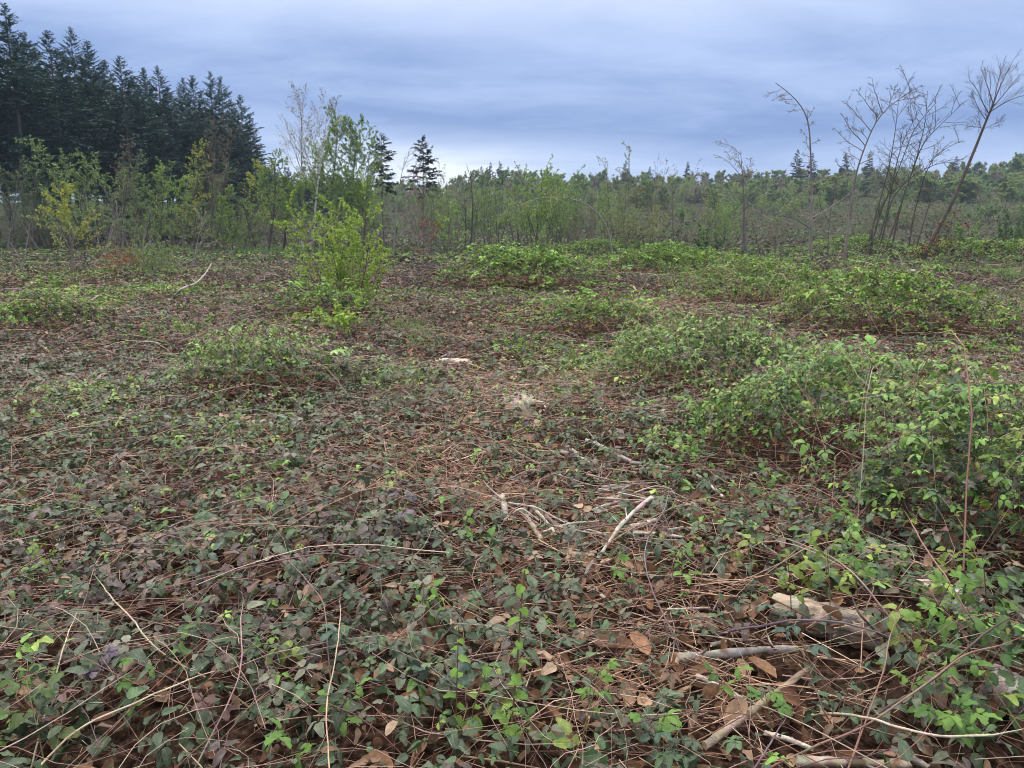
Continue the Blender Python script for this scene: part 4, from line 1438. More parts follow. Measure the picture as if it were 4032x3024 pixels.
# yellow-green sapling at left
d = 28.5
sapling("yellow_sapling", "yellow-green sapling with wide level branches before the dark stand", 295, d, [(285, 990), (272, 900), (250, 820), (231, 745)], .045,
        dict(k=34, t0=.22, t1=.99, ang=58, ratio=.50, P=7, trop=.055, wob=.06, taper=.72, r=.014), dict(k=9, ang=36, ratio=.30, P=4, flat=.8, t0=.3), None,
        dict(per=7, per2=9, size=.085, cols=YELL, tpl=KITE, hang=.05), 478, bark=(.17, .15, .13), leaf_mat=M_FRESH, twig_r=.004)
# grey sapling with pale opening leaves
sapling("blossoming_sapling", "grey sapling with sparse pale opening leaves beyond the dead branch", 772, 34, [(775, 960), (790, 900), (800, 850)], .03,
        dict(k=10, t0=.2, t1=.98, ang=50, ratio=.55, P=6, trop=.05, wob=.12, taper=.4, r=.012), dict(k=5, ang=42, ratio=.38, P=4), None, dict(per=4, per2=2, size=.07, cols=[(.38, .38, .20), (.33, .33, .17)], tpl=KITE, top=0), 479, bark=(.24, .22, .20), twig_r=.005)
# other small saplings on the left
for k, (u, d, rows, lab, cols, per) in enumerate([
        (85, 28, [(80, 1020), (60, 985), (41, 958)], "thin bare grey sapling leaning left at the picture's left edge", None, 0),
        (105, 31, [(100, 1000), (112, 930), (118, 880)], "upright bare grey sapling with forked top near the left edge", None, 0),
        (425, 42, [(430, 930), (445, 870), (470, 800)], "crooked bare grey sapling behind the withered beech shrub", None, 0),
        (560, 40, [(565, 960), (570, 900), (590, 830)], "bare grey sapling with spreading limbs right of the withered shrub", None, 0),
        (920, 37, [(915, 1000), (905, 960)], "short bare sapling beyond the pale dead branch", None, 0),
        (3370, 21, [(3395, 1080), (3420, 1050)], "small dark bent bare stem in front of the pale-footed tree", None, 0),
        (3245, 36, [(3262, 900), (3280, 780), (3292, 700)], "thin straight bare sapling between the curved tree and the swept tree", None, 0),
        (178, 13.5, [(178, 1230), (176, 1120)], "thin dark upright twig with tiny green leaves at left", LIME, 1),
        (2990, 50, [(2975, 920), (2962, 880)], "thin dark leaning stem right of the gnarled trunk", None, 0)]):
    sapling("bare_sapling", lab, u, d, rows, .012 + .0006 * d, dict(k=7, t0=.25, t1=.98, ang=45, ratio=.40 if d > 15 else .12, P=6, trop=.04, wob=.13, r=.005 + .0003 * d), dict(k=5, ang=42, ratio=.40, P=4), None,
            dict(per=per + 1, per2=2, size=.035, cols=cols, tpl=KITE) if cols else None, 480 + k, bark=(.22, .20, .18) if k < 5 else (.10, .08, .07), twig_r=.002 + .0001 * d)

# ------------------------------------------------------------------ leafy shrubs in the clearing
HAZ = [(.32, .50, .05), (.37, .54, .06), (.26, .43, .05), (.42, .55, .10)]
b = on_ground(1385, 0, 15.0)
clump("hazel_bush", "bright fresh green hazel bush in the middle of the clearing", "bush", b, 2.3, 18, .17, rng(500), HAZ, 10, .056, .013, (.11, .085, .065), kk=10, kt=4,
      spread=.20, t0=.06, ratio=.36, tpl=KITE, leaf_mat=M_FRESH, ang=42, tropk=.02)
b = on_ground(1345, 0, 11.6)
clump("green_shoot", "small broad-leaved green shoot in front of the hazel bush", "bush", b, .75, 7, .22, rng(501), HAZ, 2, .075, .006, (.13, .12, .06), kk=6, kt=2, spread=.12, t0=.3, tpl=OVATE, leaf_mat=M_FRESH)
b = on_ground(640, 0, 27)
clump("green_shrub", "rounded soft green shrub right of the withered beech shrub", "bush", b, 1.35, 13, .3, rng(502), SOFT, 4, .07, .012, (.12, .10, .08), kk=8, kt=4, spread=.25, t0=.1, tpl=KITE, leaf_mat=M_FRESH)
b = on_ground(228, 0, 20)
clump("green_shrub", "small lime-green leafy shoot left of the pale fallen stick", "bush", b, .75, 6, .15, rng(503), LIME, 4, .07, .008, (.12, .10, .08), kk=6, kt=3, spread=.08, t0=.2, tpl=KITE, leaf_mat=M_FRESH)
b = on_ground(750, 0, 11.5)
clump("green_shrub", "low patch of fresh green shoots below the pale dead branch", "bush", b, .42, 12, .35, rng(504), LIME, 2, .055, .005, (.12, .10, .08), kk=5, kt=2, spread=.3, t0=.3, tpl=OVATE, leaf_mat=M_FRESH)
b = on_ground(2760, 0, 20)
clump("green_shrub", "thin bright-leaved shrub growing out of the dense bramble mound", "bush", b, 1.45, 9, .28, rng(505), LIME, 4, .055, .007, (.12, .10, .08), kk=8, kt=3, spread=.3, t0=.35, tpl=KITE, leaf_mat=M_FRESH)
b = on_ground(2080, 0, 24)
clump("green_shrub", "thin upright shoots poking out of the mid-clearing bramble mound", "bush", b, 1.9, 10, .25, rng(506), SOFT, 3, .06, .008, (.12, .10, .08), kk=7, kt=3, spread=.5, t0=.4, tpl=KITE, leaf_mat=M_FRESH)
b = on_ground(2660, 0, 9.6)
clump("green_shrub", "slim lime shoot standing at the near end of the reddish patch", "bush", b, .62, 3, .06, rng(507), LIME, 2, .05, .004, (.12, .10, .08), kk=6, kt=2, spread=.05, t0=.3, tpl=OVATE, leaf_mat=M_FRESH)
for k, (u, d, seed) in enumerate([(2530, 53, 508), (2760, 52, 509), (2650, 50, 510)]):
    b = on_ground(u, 0, d)
    clump("holly_bush", ["dark evergreen bush left of the young tree", "small dark evergreen bush left of the gnarled tree", "dark glossy evergreen sprawl before the young tree"][k], "bush", b, [2.2, 1.4, 1.0][k], 12, .5, rng(seed),
          [(.035, .075, .03), (.045, .09, .035)], 6, .11, .012, (.08, .07, .06), kk=7, kt=4, spread=.4, t0=.1)

# three bright upright shoots with tiered leaves
for k, (u, d, h, lab) in enumerate([(3025, 23.5, .78, "leftmost of three bright green upright leafy spikes on the bramble mound"), (3085, 21.8, .72, "middle and lowest of three bright green upright leafy spikes"),
                                    (3157, 22.6, .88, "rightmost and tallest of three bright green leafy spikes, beside the curved trunk")]):
    r = rng(520 + k)
    x = (u - 2016) / F * d
    b = np.array([x, d, float(top_z(x, d)) - .15])
    root = thing("leafy_spike", lab, "plant", b, "bright upright spikes")
    s, c = Soup(), Soup()
    tp = grow(np.zeros((1, 3)), np.array([[.02 * k, 0, 1.0]]), [h + .15], 8, .03, 0, r)
    tubes(s, tp, np.linspace(.010, .004, 8)[None], 5, (.14, .22, .05))
    n = 110
    t = r.uniform(.12, 1, n)
    p, _ = sample(tp, t[None])
    a = r.uniform(0, 6.28, n)
    dd = np.stack([np.cos(a), np.sin(a), r.uniform(.3, 1.1, n)], -1)
    instance(c, OVATE, p[0], frame_from(dd, np.array([0, 0, 1.0])), .13 * r.uniform(.7, 1.2, n) * (1.1 - .4 * t), shade((1, 1, 1), r, n, .12) * np.asarray([(.20, .42, .035), (.25, .46, .05)])[r.integers(0, 2, n)])
    link("stem", s.mesh("stem", True), root, M_FRESH)
    link("foliage", c.mesh("foliage"), root, M_FRESH)
# ------------------------------------------------------------------ the bramble carpet
FRESH_C = np.array([(.16, .33, .05), (.12, .25, .045), (.20, .36, .065), (.26, .35, .06), (.10, .21, .04)])
MID_C = np.array([(.07, .135, .055), (.085, .155, .065), (.06, .115, .05)])
OLD_C = np.array([(.042, .075, .038), (.058, .09, .05), (.075, .10, .062), (.05, .085, .036), (.13, .145, .095), (.20, .20, .15)])
PUR_C = np.array([(.085, .055, .06), (.12, .085, .09), (.065, .042, .045), (.13, .055, .05), (.13, .095, .075), (.18, .15, .125)])
LIT_C = np.array([(.21, .11, .065), (.28, .16, .095), (.16, .085, .055), (.36, .24, .16), (.12, .07, .05)])
STRAW_C = np.array([(.50, .36, .25), (.40, .255, .17), (.30, .17, .12), (.58, .45, .34), (.22, .115, .085)])
CANE_C = np.array([(.27, .145, .115), (.36, .23, .18), (.17, .08, .07), (.48, .37, .30), (.17, .095, .11), (.10, .055, .052), (.33, .23, .20)])

ZONES = [  # near, far, leaves per m2, leaf size, templates
    (1.25, 4.2, 640, .042, [compound(3, 4, 3, 1, .08), compound(3, 4, 3, 2, .08), compound(5, 4, 3, 3, .08), compound(3, 4, 3, 4, .08), compound(3, 4, 3, 8, .08), compound(1, 4, 3, 9, .08), compound(1, 4, 3, 11, .08), compound(1, 4, 3, 12, .08)]),
    (4.2, 6.5, 460, .042, [compound(3, 2, 3, 5), compound(3, 2, 3, 6), compound(5, 2, 3, 7), compound(3, 2, 3, 10), compound(1, 2, 3, 13)]),
    (6.5, 9.0, 440, .043, [kite_compound(1), kite_compound(2), kite_compound(3)]),
    (9.0, 13.0, 280, .045, [kite_compound(1), kite_compound(2), kite_compound(3)]),
    (13.0, 20.0, 220, .054, [kite_compound(4, 2), kite_compound(5, 2)]),
    (20.0, 36.0, 100, .070, [kite_compound(4, 2), kite_compound(5, 2)]),
    (36.0, 78.0, 20, .14, [kite_compound(6, 2), kite_compound(7, 2)]),
]


def scatter(y0, y1, dens, r, half=.80, pad=1.3):
    """Random spots over the part of the clearing in view, dens per square metre."""
    area = (half * (y1 * y1 - y0 * y0)) + 2 * pad * (y1 - y0)
    n = int(area * dens)
    y = np.sqrt(y0 * y0 + (y1 * y1 - y0 * y0) * r.random(n))
    x = (r.random(n) * 2 - 1) * (half * y + pad)
    return x, y


def leaf_colours(g, b, p, hrel, r):
    n = len(g)
    q = r.random(n)
    c = OLD_C[r.choice(len(OLD_C), n, p=[.22, .22, .2, .18, .12, .06])].copy()
    isp = r.random(n) < .12 + .75 * p
    c[isp] = PUR_C[r.integers(0, len(PUR_C), isp.sum())]
    ism = r.random(n) < (.22 + .3 * g) * (1 - .6 * p)
    c[ism] = MID_C[r.integers(0, 3, ism.sum())]
    isf = q < np.clip(.02 + 1.15 * g * (.35 + .75 * hrel), 0, .94)
    c[isf] = FRESH_C[r.integers(0, len(FRESH_C), isf.sum())]
    isb = r.random(n) < .05 + .18 * b
    c[isb] = LIT_C[r.integers(0, len(LIT_C), isb.sum())]
    return c * (1 + .18 * r.normal(size=(n, 1))), isf


def lie(rows, lift=.05, on="soil"):
    """Photo pixels -> points lying on the soil (raised by lift metres; lift may be a list)."""
    out = []
    for k, (u, v) in enumerate(rows):
        h = lift[k] if isinstance(lift, (list, tuple)) else lift
        out.append(gp(u, v, lambda x, y: ground_z(x, y) + h))
    return np.array(out)


PALEW, GREYW, TANW, BROWNW = (.41, .365, .32), (.25, .23, .21), (.29, .23, .18), (.14, .105, .09)
FALLEN = [  # pixels, lift, thickness in photo pixels, colour, knots, label
    ([(2564, 1962), (2500, 2010), (2442, 2070), (2400, 2130), (2356, 2197)], [.30, .27, .24, .2, .14], 22, PALEW, 2, "thick pale curved branch standing out of the branch pile"),
    ([(2340, 2205), (2320, 2230), (2306, 2260)], .10, 16, GREYW, 0, "short grey branch end continuing below the pale curved branch"),
    ([(2311, 1736), (2365, 1754), (2446, 1799), (2487, 1817)], .12, 24, PALEW, 1, "bark-patched branch lying at the far end of the branch pile"),
    ([(2480, 1822), (2560, 1828), (2640, 1845)], .13, 20, GREYW, 0, "grey branch lying end to end with the bark-patched branch"),
    ([(2234, 1759), (2252, 1772), (2272, 1788)], .12, 22, PALEW, 0, "short thick bleached stub at the pile's far end"),
    ([(2180, 1775), (2240, 1785), (2302, 1808), (2330, 1830)], .08, 14, PALEW, 0, "thin bleached stick beside the short stub"),
    ([(2356, 1933), (2410, 1926), (2478, 1917)], .12, 20, GREYW, 1, "short straight grey branch in the middle of the pile"),
    ([(2388, 1968), (2430, 1958), (2485, 1950)], .12, 16, PALEW, 0, "pale stick just below the straight grey branch"),
    ([(2338, 2007), (2400, 1985), (2469, 1967)], .13, 15, PALEW, 0, "bleached stick slanting across the middle of the pile"),
    ([(2410, 2000), (2480, 1985), (2560, 1965)], .14, 12, TANW, 0, "tan stick running alongside the bleached slanting stick"),
    ([(2482, 2075), (2530, 2062), (2582, 2048)], .16, 22, PALEW, 0, "stout pale branch touching the curved branch's bend"),
    ([(2306, 2082), (2345, 2095), (2388, 2107)], .13, 12, PALEW, 0, "thin forked pale stick left of the curved branch"),
    ([(2470, 2098), (2570, 2100), (2686, 2115)], .14, 16, PALEW, 0, "long level pale stick behind the curved branch"),
    ([(2500, 2120), (2600, 2125), (2690, 2130)], .10, 13, TANW, 0, "long tan stick under the level pale stick"),
    ([(2216, 2134), (2250, 2126), (2293, 2120)], .10, 18, TANW, 0, "short tan branch left of the curved branch's lower end"),
    ([(2225, 2155), (2280, 2148), (2350, 2135)], .07, 14, GREYW, 0, "grey stick under the short tan branch"),
    ([(2243, 2186), (2290, 2184), (2336, 2190)], .09, 30, GREYW, 0, "thick round grey branch piece with dark cut end"),
    ([(1976, 1953), (1986, 1990), (1990, 2034)], [.22, .2, .15], 30, PALEW, 0, "upright bleached wood piece left of the pile"),
    ([(2053, 2012), (2095, 2065), (2134, 2125)], .14, 28, TANW, 1, "stout tan broken branch at the pile's left side"),
    ([(2094, 1994), (2140, 2040), (2171, 2075), (2190, 2110), (2202, 2147)], .13, 15, PALEW, 0, "kinked pale stick bending down into the pile"),
    ([(2116, 2007), (2180, 2060), (2252, 2116)], .12, 20, BROWNW, 0, "dark brown branch lying parallel behind the kinked stick"),
    ([(2365, 2342), (2388, 2360), (2412, 2380)], .10, 15, PALEW, 0, "short pale stick below the pile in the leaf litter"),
    ([(2627, 2398), (2700, 2397), (2795, 2392)], .10, 11, PALEW, 0, "thin straight pale stick lying level below the pile"),
    ([(2740, 2362), (2760, 2345), (2780, 2328)], .08, 12, TANW, 0, "small tan stick slanting up beside the level stick"),
    ([(1827, 2143), (1842, 2170), (1860, 2200)], .10, 30, GREYW, 0, "weathered grey stump splinter among dark leaves"),
    ([(1838, 2449), (1890, 2466), (1946, 2490)], .09, 24, TANW, 0, "tan broken stick behind the hazel seedling"),
    ([(2670, 2590), (2820, 2575), (2980, 2560), (3138, 2556)], .10, 40, GREYW, 2, "long weathered grey branch lying level before the log"),
    ([(2777, 2937), (2920, 2830), (3060, 2725), (3176, 2640)], .09, 36, TANW, 1, "long smooth tan branch slanting across the leaf litter"),
    ([(2746, 2664), (2840, 2710), (2936, 2759)], .08, 24, PALEW, 0, "pale stick slanting down above the smooth tan branch"),
    ([(3011, 2886), (3090, 2905), (3200, 2950)], .08, 24, PALEW, 0, "pale stick half buried right of the smooth tan branch"),
    ([(3138, 3000), (3330, 3005), (3581, 3014)], .09, 42, TANW, 1, "thick tan branch lying level along the lower edge"),
    ([(3512, 2955), (3590, 2985), (3657, 3022)], .08, 36, GREYW, 0, "short grey branch end at the lower edge, right of the thick one"),
    ([(2800, 2540), (2870, 2525), (2960, 2520)], .06, 18, GREYW, 0, "short grey stick just behind the long weathered branch"),
    ([(3170, 2230), (3230, 2190), (3290, 2150)], .12, 26, GREYW, 0, "grey branch leaning behind the big log"),
    ([(3245, 2200), (3260, 2240), (3270, 2270)], [.25, .2, .12], 20, PALEW, 0, "short pale upright stick behind the big log"),
    ([(2900, 2100), (2990, 2140), (3060, 2185)], .12, 18, PALEW, 0, "pale stick under the arching canes right of the pile"),
    ([(2730, 1860), (2790, 1905), (2850, 1960)], .16, 16, PALEW, 0, "pale stick beneath the near edge of the green bramble"),
    ([(1810, 1800), (1806, 1775), (1815, 1762)], [.05, .1, .16], 10, PALEW, 0, "small pale upright stick in the straw hollow"),
    ([(1965, 1575), (2060, 1572), (2150, 1574)], .08, 9, PALEW, 0, "thin pale stick lying level behind the split stump"),
    ([(2090, 1598), (2130, 1585), (2150, 1606)], .10, 12, PALEW, 0, "small pale forked stick right of the split stump"),
    ([(1735, 1408), (1765, 1395), (1795, 1386)], .10, 10, GREYW, 1, "small grey forked branch above the white wood slab"),
    ([(2495, 1130), (2505, 1143), (2520, 1160)], [.25, .2, .1], 10, GREYW, 0, "grey stick poking out of the reddish bare patch"),
    ([(345, 1195), (365, 1180), (385, 1165)], .25, 8, GREYW, 0, "short pale stick lying on the green hummock at left"),
    ([(3540, 1180), (3560, 1150), (3573, 1125)], [.2, .4, .55], 22, TANW, 0, "pinkish grey broken stump point in the grassy area"),
]
LOGS = [([(3080, 2420), (3200, 2440), (3330, 2475), (3440, 2515)], .11, 130), ([(3640, 2330), (3740, 2345), (3850, 2390)], .12, 90), ([(1990, 1640), (2050, 1640), (2120, 1640)], .08, 60), ([(1730, 1455), (1850, 1465)], .05, 60), ([(3400, 1650), (3450, 1650)], .05, 50)]
CLEAR = []          # ground-plane points along the visible dead wood, kept clear of leaves
for rows, lift, px in [f[:3] for f in FALLEN] + LOGS:
    pts = lie(rows, lift)
    for a_, b_ in zip(pts[:-1], pts[1:]):
        for t in np.linspace(0, 1, 9):
            q = a_ * (1 - t) + b_ * t
            dd = np.linalg.norm(q - np.array([0, 0, CAMZ]))
            CLEAR.append((q[0], q[1] - .03, .5 * px / F * dd + .045))
CLEAR = np.array(CLEAR)


def covered_wood(x, y):
    hit = np.zeros(len(x), bool)
    for cx, cy, rr in CLEAR:
        hit |= (np.abs(x - cx) < rr) & (np.abs(y - cy) < rr * 1.5)
    return hit


carpet_near, carpet_far = Soup(), Soup()
thick = [(Soup(), Soup()) for _ in TH]
for zi, (y0, y1, dens, size, tpls) in enumerate(ZONES):
    r = rng(600 + zi)
    x, y = scatter(y0, y1, dens, r)
    xe, ye = scatter(y0, y1, dens * .95, r)
    me_ = mound(xe, ye)[0] > .14
    n_first = len(x)
    x, y = np.concatenate([x, xe[me_]]), np.concatenate([y, ye[me_]])
    g, b, p = fields(x, y)
    m, which = mound(x, y)
    keep = r.random(len(x)) < (1 - .80 * b) * (.62 + .4 * np.maximum(g, .8 * p)) + .3 * (m > .15)
    keep &= ~(covered_wood(x, y) & (r.random(len(x)) < .72))
    x, y, g, b, p, m, which = (q[keep] for q in (x, y, g, b, p, m, which))
    n = len(x)
    cv = cover(x, y)
    hrel = r.random(n) ** .6
    z = ground_z(x, y) + .02 + cv * np.where(m > .14, .45 + .55 * hrel, .25 + .75 * hrel) + (r.random(n) < .04) * r.random(n) * .15
    col, isf = leaf_colours(np.where(m > .14, np.clip(g * .6 + .38 + .5 * (fbm(x, y, .6, 91) - .5), 0, 1), g), b * (m < .14), p, hrel, r)
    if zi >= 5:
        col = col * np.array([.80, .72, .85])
    tilt = np.where(m > .12, .55, .42)
    R = rot(r.uniform(0, 2 * math.pi, n), r.normal(size=n) * tilt - .15, r.normal(size=n) * tilt)
    sc = size * np.minimum(r.lognormal(-.02, .36, n), 1.6) * np.where(isf, .80, 1.0) * np.where(m > .14, .88, 1.0)
    pos = np.stack([x, y, z], -1)
    pick = r.integers(0, len(tpls), n)
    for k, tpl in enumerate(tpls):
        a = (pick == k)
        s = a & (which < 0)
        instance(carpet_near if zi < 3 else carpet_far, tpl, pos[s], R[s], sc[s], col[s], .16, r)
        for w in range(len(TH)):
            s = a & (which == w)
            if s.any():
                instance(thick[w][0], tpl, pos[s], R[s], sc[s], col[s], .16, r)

# trailing canes
cane_soup = Soup()
for zi, (y0, y1, dens, rad, P, sides) in enumerate([(1.2, 4.5, 80, .0014, 8, 3), (4.5, 9, 52, .0015, 6, 3), (9, 18, 14, .0026, 6, 3), (18, 34, 3.0, .005, 5, 3)]):
    r = rng(620 + zi)
    x, y = scatter(y0, y1, dens, r)
    g, b, p = fields(x, y)
    m, which = mound(x, y)
    n = len(x)
    L = r.uniform(.25, 1.15, n)
    az_ = r.uniform(0, 2 * math.pi, n)
    t = np.linspace(-.5, .5, P)
    bow = r.normal(size=(n, 1)) * .20 * L[:, None]
    along = t[None] * L[:, None]
    off = bow * (1 - 4 * t[None] ** 2) + np.cumsum(r.normal(size=(n, P)), 1) * .012
    px_ = x[:, None] + np.cos(az_)[:, None] * along - np.sin(az_)[:, None] * off
    py_ = y[:, None] + np.sin(az_)[:, None] * along + np.cos(az_)[:, None] * off
    arch = r.gamma(1.3, .045, n)[:, None] * (1 - 4 * t[None] ** 2) * (1 + 2.2 * (m > .1))[:, None]
    lift = r.uniform(.1, 1.0, n)[:, None]
    end = np.where(r.random(n) < .3, r.uniform(.0, .22, n), 0)[:, None] * np.clip(t + .2, 0, 1)[None]
    pz_ = ground_z(px_, py_) + cover(px_, py_) * lift + arch + end + .01
    ok = py_.min(1) > 1.1
    paths = np.stack([px_, py_, pz_], -1)
    rr = rad * r.lognormal(0, .3, n)[:, None] * np.linspace(1.15, .55, P)[None]
    ci = r.choice(len(CANE_C), n, p=[.24, .24, .12, .15, .08, .07, .10])
    col = CANE_C[ci] * (1 + .15 * r.normal(size=(n, 1)))
    mid_ = P // 2
    ok &= ~(covered_wood(px_[:, mid_], py_[:, mid_]) & (r.random(n) < .6))
    s = ok & (which < 0)
    tubes(cane_soup, paths[s], rr[s], sides, np.clip(col[s], .01, .8))
    for w in range(len(TH)):
        s = ok & (which == w)
        if s.any():
            tubes(thick[w][1], paths[s], rr[s], sides, np.clip(col[s], .01, .8))

# arching leafy sprays that break the outline of the thickets
for w, (bx, by, rx, ry, h) in enumerate(TH):
    r = rng(670 + w)
    near_ = by < 8
    n = int(min(3.14 * rx * ry * (34 if near_ else 16), 260))
    x, y = bx + r.normal(size=n) * rx * .55, by + r.normal(size=n) * ry * .55
    keep = y > 1.4
    x, y = x[keep], y[keep]
    n = len(x)
    L = r.uniform(.3, .95, n) * (1 if near_ else 1.35)
    a_ = r.uniform(0, 2 * math.pi, n)
    P = 8
    t = np.linspace(0, 1, P)
    gx_, gy_ = x[:, None] + np.cos(a_)[:, None] * t * L[:, None], y[:, None] + np.sin(a_)[:, None] * t * L[:, None]
    hump = (r.uniform(.12, .42, n) * (1 if near_ else 1.2))[:, None]
    gz_ = (ground_z(x, y) + .75 * cover(x, y))[:, None] + hump * (1 - (1.6 * t[None] - 1) ** 2) - .10 * t[None]
    paths = np.stack([gx_, gy_, gz_], -1) + np.cumsum(r.normal(size=(n, P, 3)), 1) * .008
    col = CANE_C[r.integers(0, len(CANE_C), n)] * (1 + .15 * r.normal(size=(n, 1)))
    tubes(thick[w][1], paths, (.0022 if near_ else .004) * np.linspace(1.1, .4, P)[None], 3, np.clip(col, .01, .8))
    k_ = 9
    lp, tan = sample(paths, .2 + .8 * (np.arange(k_)[None] + r.random((n, k_))) / k_)
    lp, tan = lp.reshape(-1, 3), tan.reshape(-1, 3)
    m_ = len(lp)
    sd = norm(np.cross(tan, np.array([0, 0, 1.0]))) * np.where(np.arange(m_) % 2, 1, -1)[:, None]
    R = frame_from(norm(sd + tan * .4 + r.normal(size=(m_, 3)) * .3), norm(np.array([0, 0, 1.0]) + r.normal(size=(m_, 3)) * .3))
    c_ = FRESH_C[r.integers(0, len(FRESH_C), m_)] * (1 + .2 * r.normal(size=(m_, 1))) * (1.0 if near_ else .85)
    tp_ = ZONES[0][4][:5] if by < 4.6 else ZONES[1][4] if near_ else ZONES[3][4]
    pk = r.integers(0, len(tp_), m_)
    for q, tpl in enumerate(tp_):
        s = pk == q
        instance(thick[w][0], tpl, lp[s], R[s], (.034 if near_ else .05 if by < 20 else .075) * r.lognormal(0, .35, s.sum()), c_[s], .15, r)

tag(link("bramble_foliage", carpet_near.mesh("bramble_foliage"), None, M_LEAF), "low carpet of dark green and purple bramble leaves covering the near ground", "undergrowth", None, "stuff")
tag(link("bramble_foliage", carpet_far.mesh("bramble_foliage"), None, M_LEAF_FAR), "carpet of small bramble leaves over the middle distance of the clearing", "undergrowth", None, "stuff")
tag(link("dead_cane_litter", cane_soup.mesh("dead_cane_litter", True), None, M_CANE), "tangle of thin brown and tan bramble canes threaded through the leaves", "bramble canes", None, "stuff")
for w, row in enumerate(THICKETS):
    bx, by = TH[w][0], TH[w][1]
    off = np.array([bx, by, float(ground_z(bx, by))])
    root = thing("bramble_thicket", row[6], "bramble", off, "bramble thickets")
    for nm, sp, mt in (("foliage", thick[w][0], M_LEAF if by < 9 else M_LEAF_FAR), ("canes", thick[w][1], M_CANE)):
        if not sp.v:
            continue
        sp.v = [q - off.astype(np.float32) for q in sp.v]
        link(nm, sp.mesh(nm), root, mt)["kind"] = "stuff"

# litter: dead leaves, straw-thin stems, chips
lit, straw = Soup(), Soup()
curl = (lambda v, f, l: (v, f, l, np.zeros(len(v), int)))(*leaflet(3, 3, .34, .9, -.5))
for zi, (y0, y1, dl, ds, size) in enumerate([(1.2, 4.5, 330, 420, .055), (4.5, 9, 220, 330, .055), (9, 18, 120, 90, .07), (18, 32, 36, 14, .11)]):
    r = rng(640 + zi)
    x, y = scatter(y0, y1, dl, r)
    g, b, p = fields(x, y)
    keep = r.random(len(x)) < .30 + .8 * b
    x, y = x[keep], y[keep]
    n = len(x)
    z = ground_z(x, y) + r.random(n) * (.02 + .35 * cover(x, y)) + .005
    instance(lit, curl if zi < 1 else KITE, np.stack([x, y, z], -1), rot(r.uniform(0, 6.28, n), r.normal(size=n) * .45, r.normal(size=n) * .6), size * r.lognormal(0, .35, n),
             LIT_C[r.integers(0, len(LIT_C), n)] * (1 + .2 * r.normal(size=(n, 1))))
    x, y = scatter(y0, y1, ds, r)
    g, b, p = fields(x, y)
    keep = r.random(len(x)) < .08 + 1.0 * b
    x, y = x[keep], y[keep]
    n = len(x)
    L = r.uniform(.05, .34, n) * (1 + .4 * (zi > 1))
    a = r.normal(size=n) * .9
    t = np.linspace(-.5, .5, 3)
    kink = np.cumsum(r.normal(size=(n, 3)), 1) * .012
    px_ = x[:, None] + np.cos(a)[:, None] * t * L[:, None] - np.sin(a)[:, None] * kink
    py_ = y[:, None] + np.sin(a)[:, None] * t * L[:, None] + np.cos(a)[:, None] * kink
    pz_ = ground_z(px_, py_) + (r.random(n) * (.03 + .55 * cover(x, y)))[:, None] + t[None] * (r.normal(size=n) * .05)[:, None] + .012
    rr = [.0017, .0019, .003, .005][zi] * r.lognormal(0, .35, n)[:, None] * np.array([[1, 1, .7]])
    tubes(straw, np.stack([px_, py_, pz_], -1), rr, 3, np.clip(STRAW_C[r.integers(0, len(STRAW_C), n)] * (1 + .2 * r.normal(size=(n, 1))), .01, .8))
tag(link("leaf_litter", lit.mesh("leaf_litter"), None, M_LITTER), "curled brown dead leaves lying on the soil between the brambles", "leaf litter", None, "stuff")
tag(link("straw_litter", straw.mesh("straw_litter"), None, M_CANE), "pale straw-thin dead stems strewn over the bare patches", "twig litter", None, "stuff")

# grass
gr = Soup()
r = rng(660)
BL = (np.array([(-.03, 0, 0), (.03, 0, 0), (.022, .55, .02), (-.022, .55, .02), (0, 1, -.16)], float), np.array([(0, 1, 2), (0, 2, 3), (3, 2, 4)]), np.zeros((5, 3)), np.zeros(5, int))
for (u, v, ru, rv, n, h, c) in [(3880, 1090, 110, 12, 900, .22, (.17, .31, .06)), (3700, 1075, 200, 14, 700, .22, (.13, .23, .05)), (3300, 1105, 170, 12, 600, .2, (.14, .24, .06)), (4000, 1110, 90, 14, 300, .22, (.14, .25, .05)),
                                (1080, 1003, 190, 8, 1500, .45, (.10, .20, .05)), (1620, 1330, 120, 40, 700, .14, (.17, .24, .08)), (1560, 1510, 130, 50, 700, .11, (.17, .25, .07)), (1680, 1390, 70, 20, 300, .13, (.20, .27, .10)),
                                (3800, 1180, 260, 30, 1500, .2, (.16, .22, .08)), (3000, 1050, 300, 14, 700, .25, (.14, .22, .06))]:
    c0 = gp(u, v)
    rx, ry = ru * c0[1] / F, max(abs(gp(u, v - rv)[1] - gp(u, v + rv)[1]) * .5, .2)
    x, y = c0[0] + r.normal(size=n) * rx * .5, c0[1] + r.normal(size=n) * ry * .5
    instance(gr, BL, np.stack([x, y, ground_z(x, y) + .5 * cover(x, y)], -1), rot(r.uniform(0, 6.28, n), r.uniform(.7, 1.5, n), r.normal(size=n) * .3), h * r.uniform(.6, 1.4, n), shade(c, r, n, .2))
tag(link("grass", gr.mesh("grass"), None, M_GRASS), "patches of short bright grass between the bramble mounds", "grass", None, "stuff")


